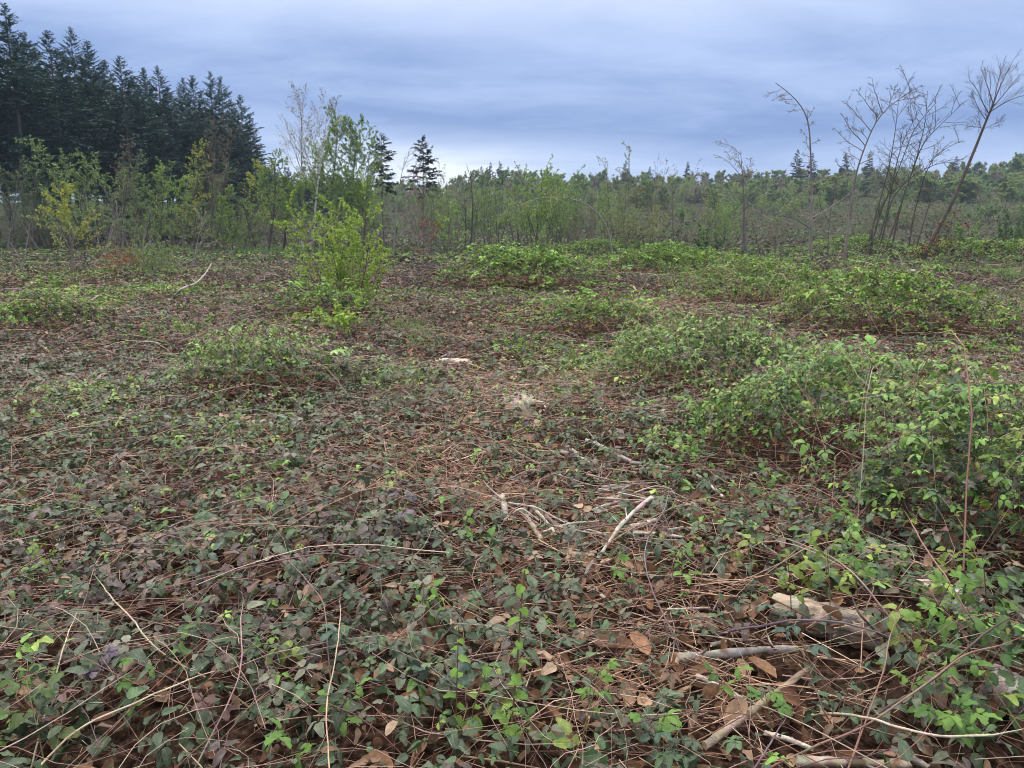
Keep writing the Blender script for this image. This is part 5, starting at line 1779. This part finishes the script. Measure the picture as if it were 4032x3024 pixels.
# ------------------------------------------------------------------ fallen wood
def log_mesh(name, pts, r0, r1, seed, col, sides=9, knots=0, rough=.10, end=(.42, .32, .22)):
    """A lying branch or log: uneven tube with closed, paler broken ends and stubs of side twigs."""
    r = rng(seed)
    P = max(9, len(pts) * 5)
    path = spline(pts, P)
    path[1:-1] += r.normal(size=(P - 2, 3)) * r0 * .06
    nz = r.normal(size=P + 4)
    rad = np.linspace(r0, r1, P) * (1 + rough * np.convolve(nz, np.ones(5) / 2.2, 'valid'))
    s = Soup()
    tubes(s, path[None], rad[None], sides, shade(col, r, P, .07)[None])
    v = s.v[0].reshape(P, sides, 3)
    v += (r.normal(size=(1, sides, 1)) * .07 * r0 + r.normal(size=v.shape) * .035 * r0).astype(np.float32)
    for k, sgn in ((0, -1), (P - 1, 1)):
        ring = v[k].copy()
        tn = norm(path[min(k + 1, P - 1)] - path[max(k - 1, 0)])
        jag = ring + tn * (sgn * r.uniform(-.2, .5, (sides, 1)) * rad[k])
        v[k] = jag
        c = path[k] + tn * sgn * rad[k] * .1
        n0 = s.n
        s.add(np.concatenate([jag, c[None]]), end, tris=[(n0 * 0 + i, (i + 1) % sides, sides) for i in range(sides)])
    s.v[0] = v.reshape(-1, 3)
    for q in range(knots):
        t = r.uniform(.15, .9)
        p, tan = sample(path[None], np.array([[t]]))
        d = norm(r.normal(size=3) + np.array([0, 0, .6]))
        L = r0 * r.uniform(2.5, 9)
        tubes(s, grow(p[0], d[None], [L], 4, .1, 0, r), np.linspace(r0 * .35, r0 * .12, 4)[None], 5, shade(col, r, 1, .1))
    return s.mesh(name, True)


for k, (rows, lift, px, col, kn, lab) in enumerate(FALLEN):
    pts = lie(rows, lift)
    dist = np.linalg.norm(pts.mean(0) - np.array([0, 0, CAMZ]))
    r0 = .5 * px / F * dist * .88
    off = pts[0].copy()
    tag(link("fallen_branch", log_mesh("fallen_branch", pts - off, r0, r0 * .72, 700 + k, col, knots=kn + 1), None, M_LOG if k % 2 else M_DEAD, tuple(off)), lab, "branch", "fallen dead branches")

# thin twigs tangled through the branch pile
r = rng(755)
for k in range(46):
    u, v = r.normal(2370, 150), r.normal(2050, 110)
    a_, b_ = gp(u, v), None
    ln, an = r.uniform(.12, .5), r.normal() * .7 + (.35 if k % 3 else -.5)
    hz = r.uniform(.05, .2)
    pts = np.array([a_ + np.array([math.cos(an) * ln * t, math.sin(an) * ln * t, 0]) for t in (-.5, 0, .5)])
    pts[:, 2] = ground_z(pts[:, 0], pts[:, 1]) + hz + r.normal(size=3) * .025
    off = pts[1].copy()
    tag(link("fallen_twig", log_mesh("fallen_twig", pts - off, r.uniform(.003, .008), .003, 1100 + k, (GREYW, PALEW, TANW, BROWNW)[k % 4], sides=5, knots=k % 2), None, M_DEAD, tuple(off)),
        "thin dead twig tangled in the pile of fallen branches", "twig", "twigs in the branch pile")

# dead branch sticking up at left
pts = np.array([gp(658, 1190), pix(715, 1136, 17.3), pix(772, 1117, 17.8), pix(816, 1070, 18.2), pix(832, 1038, 18.4)])
pts[0, 2] -= .03
off = pts[0].copy()
tag(link("fallen_branch", log_mesh("fallen_branch", pts - off, .030, .014, 760, (.46, .42, .37), knots=3), None, M_DEAD, tuple(off)), "long pale dead branch sticking up out of the brambles at left", "branch", "fallen dead branches")
pts = np.array([gp(1930, 1090), pix(2000, 1062, 21.0), pix(2090, 1025, 21.2), pix(2160, 1005, 21.5)])
off = pts[0].copy()
tag(link("fallen_branch", log_mesh("fallen_branch", pts - off, .018, .008, 761, (.30, .28, .22), knots=2), None, M_DEAD, tuple(off)), "thin grey-green fallen stem slanting up over the mid-clearing mound", "branch", "fallen dead branches")

# the big log, its bark flaking
pts = lie([(3070, 2400), (3270, 2445), (3470, 2500)], .08)
off = pts[0].copy()
root = thing("fallen_log", "thick bleached log with rough flaking bark under the right-hand brambles", "log", off)
link("wood", log_mesh("wood", pts - off, .062, .056, 770, (.36, .29, .225), sides=22, rough=.012, end=(.33, .24, .16)), root, M_LOG)
r = rng(771)
for k in range(9):
    t = r.uniform(.1, .95)
    p, tan = sample(spline(pts - off, 12)[None], np.array([[t]]))
    a = r.uniform(-1.0, 1.2)
    nrm = np.array([0, -math.sin(a), math.cos(a)])
    tn = tan[0, 0]
    sd = norm(np.cross(tn, nrm))
    w, l, th = r.uniform(.006, .016), r.uniform(.02, .07), .006
    c = p[0, 0] + nrm * .058
    v = []
    for h in (0, th):
        for (i, j) in ((-1, -1), (1, -1), (1, 1), (-1, 1)):
            v.append(c + tn * l * i * r.uniform(.7, 1.1) + sd * w * j * r.uniform(.7, 1.1) + nrm * h)
    s = Soup()
    s.add(np.array(v), (.22, .19, .17), quads=[(0, 1, 2, 3), (4, 5, 6, 7), (0, 1, 5, 4), (1, 2, 6, 5), (2, 3, 7, 6), (3, 0, 4, 7)])
    link("bark_flake", s.mesh("bark_flake"), root, M_DEAD)
for k, (rows, lift, px, lab) in enumerate([([(3640, 2330), (3740, 2345), (3850, 2390)], .12, 90, "bleached log half hidden by leaves right of the flaking log"),
                                           ([(3900, 2680), (3980, 2720), (4080, 2770)], .10, 110, "grey log end at the right picture edge below the leaves")]):
    pts = lie(rows, lift)
    off = pts[0].copy()
    r0 = .5 * px / F * np.linalg.norm(pts.mean(0) - np.array([0, 0, CAMZ]))
    tag(link("fallen_log", log_mesh("fallen_log", pts - off, r0, r0 * .9, 780 + k, (.46, .43, .40), sides=14, rough=.05), None, M_DEAD, tuple(off)), lab, "log")


# split stump, wood slab, pale stones: faceted lumps
def lump(name, size, seed, col, jag=.25, seg=(10, 7), peak=None):
    r = rng(seed)
    n, m = seg
    V, Q = [], []
    for i in range(m + 1):
        ph = math.pi * i / m
        for j in range(n):
            th = 2 * math.pi * j / n
            k = 1 + jag * r.normal() * .5 * (0 < i < m)
            x, y, z = math.sin(ph) * math.cos(th) * k, math.sin(ph) * math.sin(th) * k, math.cos(ph)
            if peak is not None and z > 0:
                z *= .5 + peak[j % len(peak)]
            V.append((x * size[0], y * size[1], z * size[2]))
    for i in range(m):
        for j in range(n):
            Q.append((i * n + j, (i + 1) * n + j, (i + 1) * n + (j + 1) % n, i * n + (j + 1) % n))
    s = Soup()
    s.add(np.array(V), shade(col, r, len(V), .06), quads=Q)
    return s.mesh(name)


c = gp(2050, 1640) + np.array([0, 0, .06])
root = thing("split_stump", "pale split stump with pointed splinters in the middle of the path", "stump", c)
link("wood", lump("wood", (.17, .12, .10), 790, (.44, .39, .33), .3, (12, 6), (1.3, .4, .9, .2, .6)), root, M_DEAD)
o = link("splinter", log_mesh("splinter", np.array([(-.10, 0, .02), (-.06, .01, .11), (-.025, .02, .19)]), .045, .012, 791, (.46, .41, .35)), root, M_DEAD)
o = link("splinter", log_mesh("splinter", np.array([(.0, -.03, .06), (.12, -.03, .09), (.22, -.02, .07)]), .04, .02, 792, (.42, .36, .30)), root, M_DEAD)
o = link("splinter", log_mesh("splinter", np.array([(-.22, -.02, .03), (-.14, -.02, .08), (-.09, -.01, .12)]), .03, .02, 793, (.36, .30, .24)), root, M_DEAD)
c = gp(1785, 1455) + np.array([0, 0, .05])
root = thing("wood_slab", "flat bleached wood slab lying further up the path", "wood", c)
link("slab", log_mesh("slab", np.array([(-.22, .0, .05), (-.02, .01, .06), (.20, -.03, .05)]), .05, .04, 794, (.50, .43, .35)), root, M_DEAD)
link("splinter", log_mesh("splinter", np.array([(.04, -.06, .05), (.14, -.07, .07), (.25, -.08, .05)]), .03, .02, 795, (.52, .45, .37)), root, M_DEAD)
for k, (u, v, sz, lab, col) in enumerate([(3425, 1650, (.085, .07, .07), "rounded white stone behind the near bramble mound", (.60, .57, .50)), (2360, 1622, (.035, .03, .03), "small white stone right of the split stump", (.58, .56, .48)),
                                          (3590, 1095, (.28, .2, .22), "pinkish grey rounded stump in the grass at right", (.30, .25, .22)), (1810, 1602, (.06, .05, .035), "small pinkish wood chip left of the split stump", (.44, .33, .25)),
                                          (3980, 2290, (.05, .05, .05), "pale stone among leaves at the right edge", (.5, .46, .42))]):
    c = gp(u, v)
    tag(link("pale_stone" if k in (0, 1, 4) else "wood_stump", lump("pale_stone", sz, 800 + k, col, .16), None, M_DEAD, tuple(c + np.array([0, 0, sz[2] * .5]))), lab, "stone" if k in (0, 1, 4) else "stump")

# ------------------------------------------------------------------ near plants one can pick out
HI3 = [compound(3, 7, 5, 20 + k, .12) for k in range(3)]
HI5 = [compound(5, 7, 5, 30 + k, .12) for k in range(2)]
ONE = (lambda v, f, l: (v, f, l, np.zeros(len(v), int)))(*leaflet(9, 5, .40, .45, .35, .10, .6))


def leaf_object(tpl, mat, parent, pos, R, scale, col, name="leaf"):
    key = (id(tpl[0]), tuple(np.round(col, 3)))
    me = LEAF_CACHE.get(key)
    if me is None:
        s = Soup()
        r = rng(int(abs(hash(tuple(np.round(col, 3)))) % 10000))
        instance(s, tpl, np.zeros((1, 3)), np.eye(3)[None], np.ones(1), np.asarray(col)[None], .12, r)
        me = LEAF_CACHE[key] = s.mesh(name)
    o = link(name, me, parent, mat)
    M = np.eye(4)
    M[:3, :3] = R * scale
    M[:3, 3] = pos
    from mathutils import Matrix
    o.matrix_local = Matrix(M.tolist())
    return o


LEAF_CACHE = {}


def shoot(label, base, tip_off, n, size, cols, tpls, seed, stem_col=(.16, .09, .07), stem_r=.0028, name="bramble_shoot", mat=None, group=None, t0=.3, pts=None, droop=.2):
    r = rng(seed)
    base = np.asarray(base, float)
    root = thing(name, label, "plant", base, group)
    if pts is None:
        tip = np.asarray(tip_off, float)
        pts = [np.zeros(3), tip * .35 + np.array([0, 0, .12 * np.linalg.norm(tip)]), tip * .75 + np.array([0, 0, .08 * np.linalg.norm(tip)]), tip]
    P = 14
    path = spline(pts, P)
    s = Soup()
    tubes(s, path[None], np.linspace(stem_r, stem_r * .5, P)[None], 5, shade(stem_col, r, P, .08)[None])
    m = 26 if name == "bramble_shoot" else 0
    if m:       # prickles
        t = r.uniform(.02, .98, m)
        p, tan = sample(path[None], t[None])
        nd = norm(r.normal(size=(m, 3)))
        tubes(s, np.stack([p[0], p[0] + nd * stem_r * 3.2], 1), np.array([[stem_r * .45, .00005]]), 3, np.clip(np.asarray(stem_col) * 1.4, 0, 1))
    link("stem", s.mesh("stem", True), root, M_CANE)
    for k in range(n):
        t = t0 + (1 - t0) * (k + .7) / n
        p, tan = sample(path[None], np.array([[min(t, 1.0)]]))
        az_ = k * 2.4 + r.normal() * .4
        d = norm(np.array([math.cos(az_), math.sin(az_), r.uniform(-.1, .6) - droop]) + tan[0, 0] * .5)
        R = frame_from(d[None], norm(np.array([[0, 0, 1.0]]) + r.normal(size=(1, 3)) * .25))[0]
        c = cols[int(r.integers(0, len(cols)))]
        leaf_object(tpls[int(r.integers(0, len(tpls)))], mat or M_FRESH, root, p[0, 0], R, size * r.uniform(.7, 1.2) * (1.1 - .35 * t), c)
    return root


FR = [(.15, .30, .06), (.19, .34, .07), (.12, .25, .06)]
YG = [(.24, .33, .06), (.20, .31, .05)]
DK = [(.05, .10, .07), (.065, .115, .085), (.045, .085, .065)]
PU = [(.15, .105, .15), (.12, .085, .12), (.17, .12, .16)]
RU = [(.26, .10, .06), (.17, .085, .085), (.20, .12, .12)]
SHOOTS = [  # u, v of the spot, height, leaves, leaf size, colours, label
    (1670, 2080, .26, 5, .060, PU, "large purple bramble shoot with folded silvery leaves near the straw hollow"),
    (915, 2800, .12, 4, .050, RU, "rust-red young bramble shoot among dark leaves low at left"),
    (1640, 2420, .14, 5, .052, FR, "fresh green five-fingered bramble sprig beside dark leaves, left of the seedling"),
    (1690, 2660, .10, 4, .072, DK, "big dark veined bramble leaves below the fresh green sprig"),
    (1180, 2940, .10, 3, .058, FR, "bright bramble leaf pair at the lower edge, left of centre"),
    (1310, 2850, .14, 4, .048, FR, "vertical bright green bramble sprig above the bright leaf pair"),
    (2240, 2830, .18, 6, .036, FR, "sprawling small-leaved bright green vine right of the hazel seedlings"),
    (2190, 2900, .16, 6, .034, FR, "second small-leaved bright vine at the lower edge right of the seedlings"),
    (2440, 2890, .12, 4, .052, [(.15, .14, .09), (.13, .12, .08)], "bronze-tinted bramble sprig right of the bright vine"),
    (2530, 2880, .12, 3, .050, FR, "green bramble leaf trio just right of the bronze sprig"),
    (1960, 2130, .10, 4, .050, FR, "pale green bramble sprig left of the tan broken branch"),
    (1480, 2560, .06, 3, .060, DK, "dark glossy bramble leaves left of the big veined ones"),
    (620, 2290, .16, 4, .040, RU, "thin bramble tip with bronze leaves left of the purple shoot"),
    (270, 2230, .22, 6, .030, YG, "dark upright twig with yellow-green leaf tufts at left"),
    (110, 2960, .16, 5, .058, [(.13, .20, .07), (.16, .22, .08)], "yellowish green bramble sprig in the lower left corner"),
    (500, 2730, .10, 4, .040, FR, "small bright green sprig at left between crossing canes"),
    (740, 2600, .08, 4, .038, FR, "small fresh bramble sprig beside the long pale cane"),
    (880, 2570, .07, 3, .036, FR, "little pale green sprig right of the long pale cane"),
    (2480, 2310, .16, 5, .045, FR, "fresh sprig on a dark stem right below the branch pile"),
    (2680, 2250, .18, 5, .045, FR, "fresh sprig with spread leaves right of the branch pile"),
    (2580, 1880, .30, 7, .045, FR, "leafy bramble spray over the pile's far right end"),
    (2700, 1780, .32, 8, .045, FR, "tall leafy bramble spray above the pile"),
    (2900, 1650, .34, 9, .042, FR, "bright leafy bramble spray at the arching mass's near edge"),
    (3150, 1700, .34, 9, .045, FR, "bright leafy spray left of the white stone"),
    (3350, 1760, .36, 9, .045, YG, "yellow-tipped leafy spray in front of the white stone"),
    (3620, 1760, .36, 9, .046, YG, "yellow-tipped leafy spray right of the white stone"),
    (3800, 1850, .38, 9, .046, FR, "dense leafy spray at right between stone and edge"),
    (3980, 1900, .38, 9, .048, YG, "yellowish leafy spray at the right picture edge"),
    (3050, 1950, .30, 8, .046, FR, "leafy spray over the stick under the arching canes"),
    (3300, 2050, .34, 8, .048, FR, "leafy spray behind the flaking log"),
    (3480, 2200, .34, 8, .050, FR, "leafy spray just above the flaking log's far end"),
    (3160, 2330, .28, 7, .050, YG, "yellow-green sprig standing before the flaking log's left end"),
    (3330, 2300, .34, 8, .052, YG, "olive-green sprig on a dark stem over the flaking log"),
    (3620, 2420, .30, 9, .054, FR, "large fresh leaves crowding over the half-hidden log"),
    (3820, 2330, .36, 9, .054, YG, "yellow-green large-leaved spray above the half-hidden log"),
    (3960, 2420, .34, 8, .056, FR, "large bright leaves at the right edge beside the half-hidden log"),
    (3260, 2560, .16, 5, .052, DK, "blue-green bramble leaves under the flaking log"),
    (3400, 2680, .24, 6, .050, FR, "green sprig on a dark leaning stem right of the tan branch"),
    (3550, 2550, .14, 4, .046, YG, "small lime sprig in the gap below the half-hidden log"),
    (3720, 2800, .20, 6, .054, FR, "green leaf cluster above the thorny arched cane"),
    (3900, 2560, .26, 7, .056, [(.09, .19, .06), (.08, .16, .06)], "deep green leaf cluster above the grey log end"),
    (2720, 2760, .08, 3, .045, FR, "green trefoil on the litter left of the tan branch"),
    (3150, 2800, .08, 3, .042, FR, "small green trefoil on the litter right of the tan branch"),
    (2690, 2980, .08, 3, .050, DK, "dark trefoil at the lower edge left of the thick tan branch"),
    (2330, 2480, .07, 3, .050, FR, "pale green trefoil left of the level stick"),
    (400, 2600, .05, 4, .062, PU, "wrinkled purplish leaf cluster at left"),
    (1230, 2260, .05, 4, .056, DK, "dark green leaf cluster in the left carpet near the hollow"),
    (830, 2200, .05, 4, .056, DK, "dark silvery leaf cluster further left in the carpet"),
    (300, 2000, .08, 4, .045, FR, "fresh trefoil cluster in the left carpet"),
    (1000, 1330, .25, 4, .06, YG, "tall bright tip standing above the left hummock"),
    (890, 1340, .20, 3, .06, YG, "single bright leaf on a stem left of the tall bright tip"),
    (950, 1680, .20, 7, .042, FR, "fresh spray on the left hummock"),
    (620, 1790, .16, 6, .044, FR, "fresh trefoils at the left hummock's edge"),
    (3760, 2960, .18, 5, .050, FR, "green sprig at the lower right under the arched cane"),
]
for k, (u, v, h, n, size, cols, lab) in enumerate(SHOOTS):
    p = gp(u, v, top_z)
    gz = float(ground_z(p[0], p[1]))
    r = rng(900 + k)
    base = np.array([p[0] + r.normal() * .03, p[1] + .05, gz])
    tip = np.array([r.normal() * .12, r.normal() * .08, p[2] - gz + h * .55])
    shoot(lab, base, tip, n, size, cols, HI3 if k % 3 else HI5, 900 + k, (.11, .06, .05) if k % 2 else (.17, .14, .07), mat=M_LEAF if cols in (DK, PU) else M_FRESH, group="bramble shoots", t0=.45)

# hazel seedlings at the front
for k, (rows, d, n, lab) in enumerate([
        ([(1990, 3013), (2015, 2855), (2034, 2633), (2047, 2475), (2053, 2348), (2066, 2247)], 2.02, 17, "tallest hazel seedling, upright with drooping pleated leaves along its stem"),
        ([(1794, 2960), (1796, 2800), (1800, 2633), (1806, 2468)], 2.12, 12, "slender hazel seedling left of the tallest one"),
        ([(1845, 2960), (1862, 2780), (1900, 2690), (1926, 2610)], 2.10, 8, "short leaning hazel seedling between the two upright ones")]):
    pts = np.array([pix(u, v, d) for u, v in rows])
    base = pts[0].copy()
    base[2] = float(ground_z(base[0], base[1])) - .02
    loc = np.concatenate([np.zeros((1, 3)), pts[1:] - base]) if k != 0 else np.concatenate([np.zeros((1, 3)), pts - base])
    shoot(lab, base, None, n, .046, [(.18, .34, .05), (.22, .38, .06), (.15, .29, .045)], [ONE], 960 + k, (.15, .085, .055), .0042 if k == 0 else .0028, name="hazel_seedling", group="hazel seedlings", t0=.12, pts=loc, droop=.75)

# canes one can pick out
CANES = [  # pixels, heights above the soil, thickness px, colour, label
    ([(150, 3024), (280, 2880), (430, 2810), (620, 2720), (800, 2650), (880, 2640)], [.20, .26, .32, .34, .34, .30], 13, (.50, .40, .30), "long pale thorny cane rising from the lower left corner"),
    ([(305, 2405), (270, 2480), (240, 2570), (215, 2670)], [.34, .32, .28, .22], 9, (.52, .45, .34), "short bleached cane standing upright at left"),
    ([(960, 2350), (950, 2450), (965, 2560), (955, 2650), (920, 2740)], [.36, .36, .34, .3, .24], 10, (.30, .20, .20), "reddish upright cane crossing the left carpet"),
    ([(1340, 2330), (1340, 2480), (1330, 2600), (1290, 2760), (1300, 3000)], [.40, .40, .38, .34, .26], 10, (.42, .30, .22), "tan cane running down left of the fresh sprig"),
    ([(560, 2340), (820, 2275), (1020, 2230), (1300, 2180)], [.30, .36, .36, .3], 9, (.22, .12, .12), "reddish cane arching across the left carpet"),
    ([(370, 2260), (440, 2350), (520, 2430), (580, 2520), (660, 2590)], [.36, .36, .34, .32, .24], 10, (.44, .34, .25), "pale cane slanting down through the left carpet"),
    ([(20, 2560), (150, 2440), (300, 2395), (460, 2410), (700, 2470)], [.28, .36, .38, .36, .24], 8, (.20, .13, .11), "brown cane looping at the left edge"),
    ([(3440, 2830), (3560, 2870), (3720, 2905), (3880, 2900), (4050, 2865)], [.30, .36, .40, .42, .44], 16, (.46, .37, .28), "thick pale thorny cane arching along the lower right"),
    ([(3000, 2460), (3120, 2435), (3250, 2440), (3400, 2470), (3560, 2535)], [.30, .42, .44, .42, .36], 15, (.13, .10, .12), "dark purple cane arching over the flaking log"),
    ([(4040, 2500), (3920, 2560), (3800, 2570), (3720, 2640), (3560, 2770), (3400, 2880)], [.52, .50, .48, .42, .34, .22], 13, (.22, .13, .10), "long brown cane sweeping in from the right edge"),
    ([(3350, 2330), (3390, 2420), (3440, 2480)], [.46, .42, .34], 17, (.075, .055, .05), "stout blackish stem standing over the log"),
    ([(4032, 2400), (3900, 2490), (3780, 2590), (3690, 2680)], [.56, .52, .46, .36], 14, (.09, .06, .055), "dark stem slanting down from the right edge"),
    ([(3105, 2810), (3060, 2900), (3010, 2990), (2960, 3060)], [.26, .26, .24, .2], 12, (.13, .09, .11), "dark purple cane slanting at the lower edge"),
    ([(3180, 2660), (3240, 2790), (3300, 2900)], [.30, .24, .14], 10, (.09, .06, .055), "thin blackish stem under the green sprig"),
    ([(2640, 1900), (2620, 2000), (2560, 2100), (2540, 2230), (2570, 2330)], [.50, .46, .40, .34, .24], 9, (.17, .13, .15), "violet-grey cane curving in front of the branch pile"),
    ([(2790, 1880), (2690, 1990), (2560, 2110), (2400, 2220), (2250, 2300)], [.52, .48, .40, .32, .2], 8, (.11, .07, .07), "dark cane slanting across the branch pile"),
    ([(2000, 1955), (2120, 1975), (2260, 2010), (2380, 2060)], [.28, .30, .28, .22], 7, (.13, .08, .08), "thin dark cane over the pile's left side"),
    ([(2110, 1660), (2200, 1580), (2300, 1540), (2420, 1525)], [.22, .40, .46, .44], 9, (.10, .06, .06), "dark arching cane right of the split stump"),
    ([(2900, 1340), (2960, 1400), (3020, 1460), (3080, 1540)], [.60, .55, .5, .35], 6, (.38, .31, .26), "pale dead stem slanting over the arching bramble mass"),
    ([(3470, 1460), (3490, 1530), (3505, 1610)], [.40, .30, .15], 7, (.30, .24, .21), "grey dead stem leaning above the brown patch at right"),
    ([(3700, 1560), (3720, 1640), (3760, 1720)], [.46, .38, .25], 7, (.28, .22, .19), "grey dead stem right of the white stone"),
    ([(2960, 2080), (3120, 2120), (3290, 2190), (3400, 2290), (3480, 2400)], [.46, .50, .52, .50, .40], 11, (.30, .20, .15), "tan cane curving down behind the flaking log"),
    ([(3560, 2010), (3640, 2150), (3740, 2290), (3800, 2400)], [.60, .56, .5, .4], 11, (.24, .14, .11), "reddish brown cane through the right-hand leaf mass"),
    ([(3550, 2380), (3500, 2520), (3480, 2640), (3430, 2790)], [.44, .40, .36, .26], 9, (.22, .13, .10), "brown cane hanging below the half-hidden log"),
    ([(1060, 2130), (1180, 2260), (1280, 2370), (1290, 2470)], [.32, .34, .32, .26], 8, (.20, .13, .13), "dark reddish cane bending near the tan cane"),
    ([(1600, 2640), (1750, 2600), (1850, 2580), (1990, 2560)], [.24, .28, .28, .22], 6, (.34, .25, .19), "thin tan cane behind the seedlings"),
]
for k, (rows, hs, px, col, lab) in enumerate(CANES):
    r = rng(1000 + k)
    pts = lie(rows, [h * .8 for h in hs])
    if hs[0] < hs[-1]:
        pts = pts[::-1].copy()          # the last point is now the rooted end
    dr = norm((pts[-1] - pts[-2]) * np.array([1, 1, 0]))
    tail = []
    for q, f in ((.12, .72), (.24, .36), (.34, .0)):
        e = pts[-1] + dr * q
        gz_ = float(ground_z(e[0], e[1]))
        e[2] = gz_ + (pts[-1][2] - gz_) * f
        tail.append(e)
    pts = np.concatenate([pts, tail])
    off = pts[0].copy()
    off[2] = float(ground_z(off[0], off[1]))
    P = 30
    path = spline(pts - off, P)
    path[1:-1] += np.cumsum(r.normal(size=(P - 2, 3)), 0) * .0012
    dist = np.linalg.norm(pts.mean(0) - np.array([0, 0, CAMZ]))
    r0 = .36 * px / F * dist
    root = thing("bramble_cane", lab, "bramble cane", off, "canes that stand out")
    s = Soup()
    tubes(s, path[None], (np.linspace(r0 * .6, r0 * .9, P) * np.clip(np.linspace(0, 1, P) * 5 + .15, 0, 1))[None], 6, shade(col, r, P, .08)[None])
    link("stem", s.mesh("stem", True), root, M_CANE)
    m = int(60 * np.linalg.norm(np.diff(path, axis=0), axis=1).sum())
    p, tan = sample(path[None], r.uniform(.01, .99, (1, m)))
    nd = norm(r.normal(size=(m, 3)))
    s = Soup()
    tubes(s, np.stack([p[0], p[0] + nd * (r0 * 1.6 + .002)], 1), np.array([[.0011, .00005]]), 3, np.clip(np.asarray(col) * 1.3, 0, 1))
    link("thorns", s.mesh("thorns"), root, M_CANE)["kind"] = "stuff"

# ------------------------------------------------------------------ the hazy spring air
def build_haze():
    m, n, l = new_mat("haze")
    out = n.new("ShaderNodeOutputMaterial")
    pv = n.new("ShaderNodeVolumePrincipled")
    pv.inputs["Color"].default_value = (.62, .78, 1.0, 1)
    pv.inputs["Density"].default_value = HAZE
    pv.inputs["Anisotropy"].default_value = 0.0
    l.new(pv.outputs[0], out.inputs["Volume"])
    x0, x1, y0, y1, z0, z1 = -640, 640, -40, 720, -4, 48
    v = [(x, y, z) for z in (z0, z1) for y in (y0, y1) for x in (x0, x1)]
    me = bpy.data.meshes.new("haze")
    me.from_pydata(v, [], [(0, 2, 3, 1), (4, 5, 7, 6), (0, 1, 5, 4), (2, 6, 7, 3), (0, 4, 6, 2), (1, 3, 7, 5)])
    o = link("haze", me, None, m)
    tag(o, "thin bluish haze softening the far trees", "haze", None, "stuff")


HAZE = 0.00032
if HAZE > 0:
    build_haze()
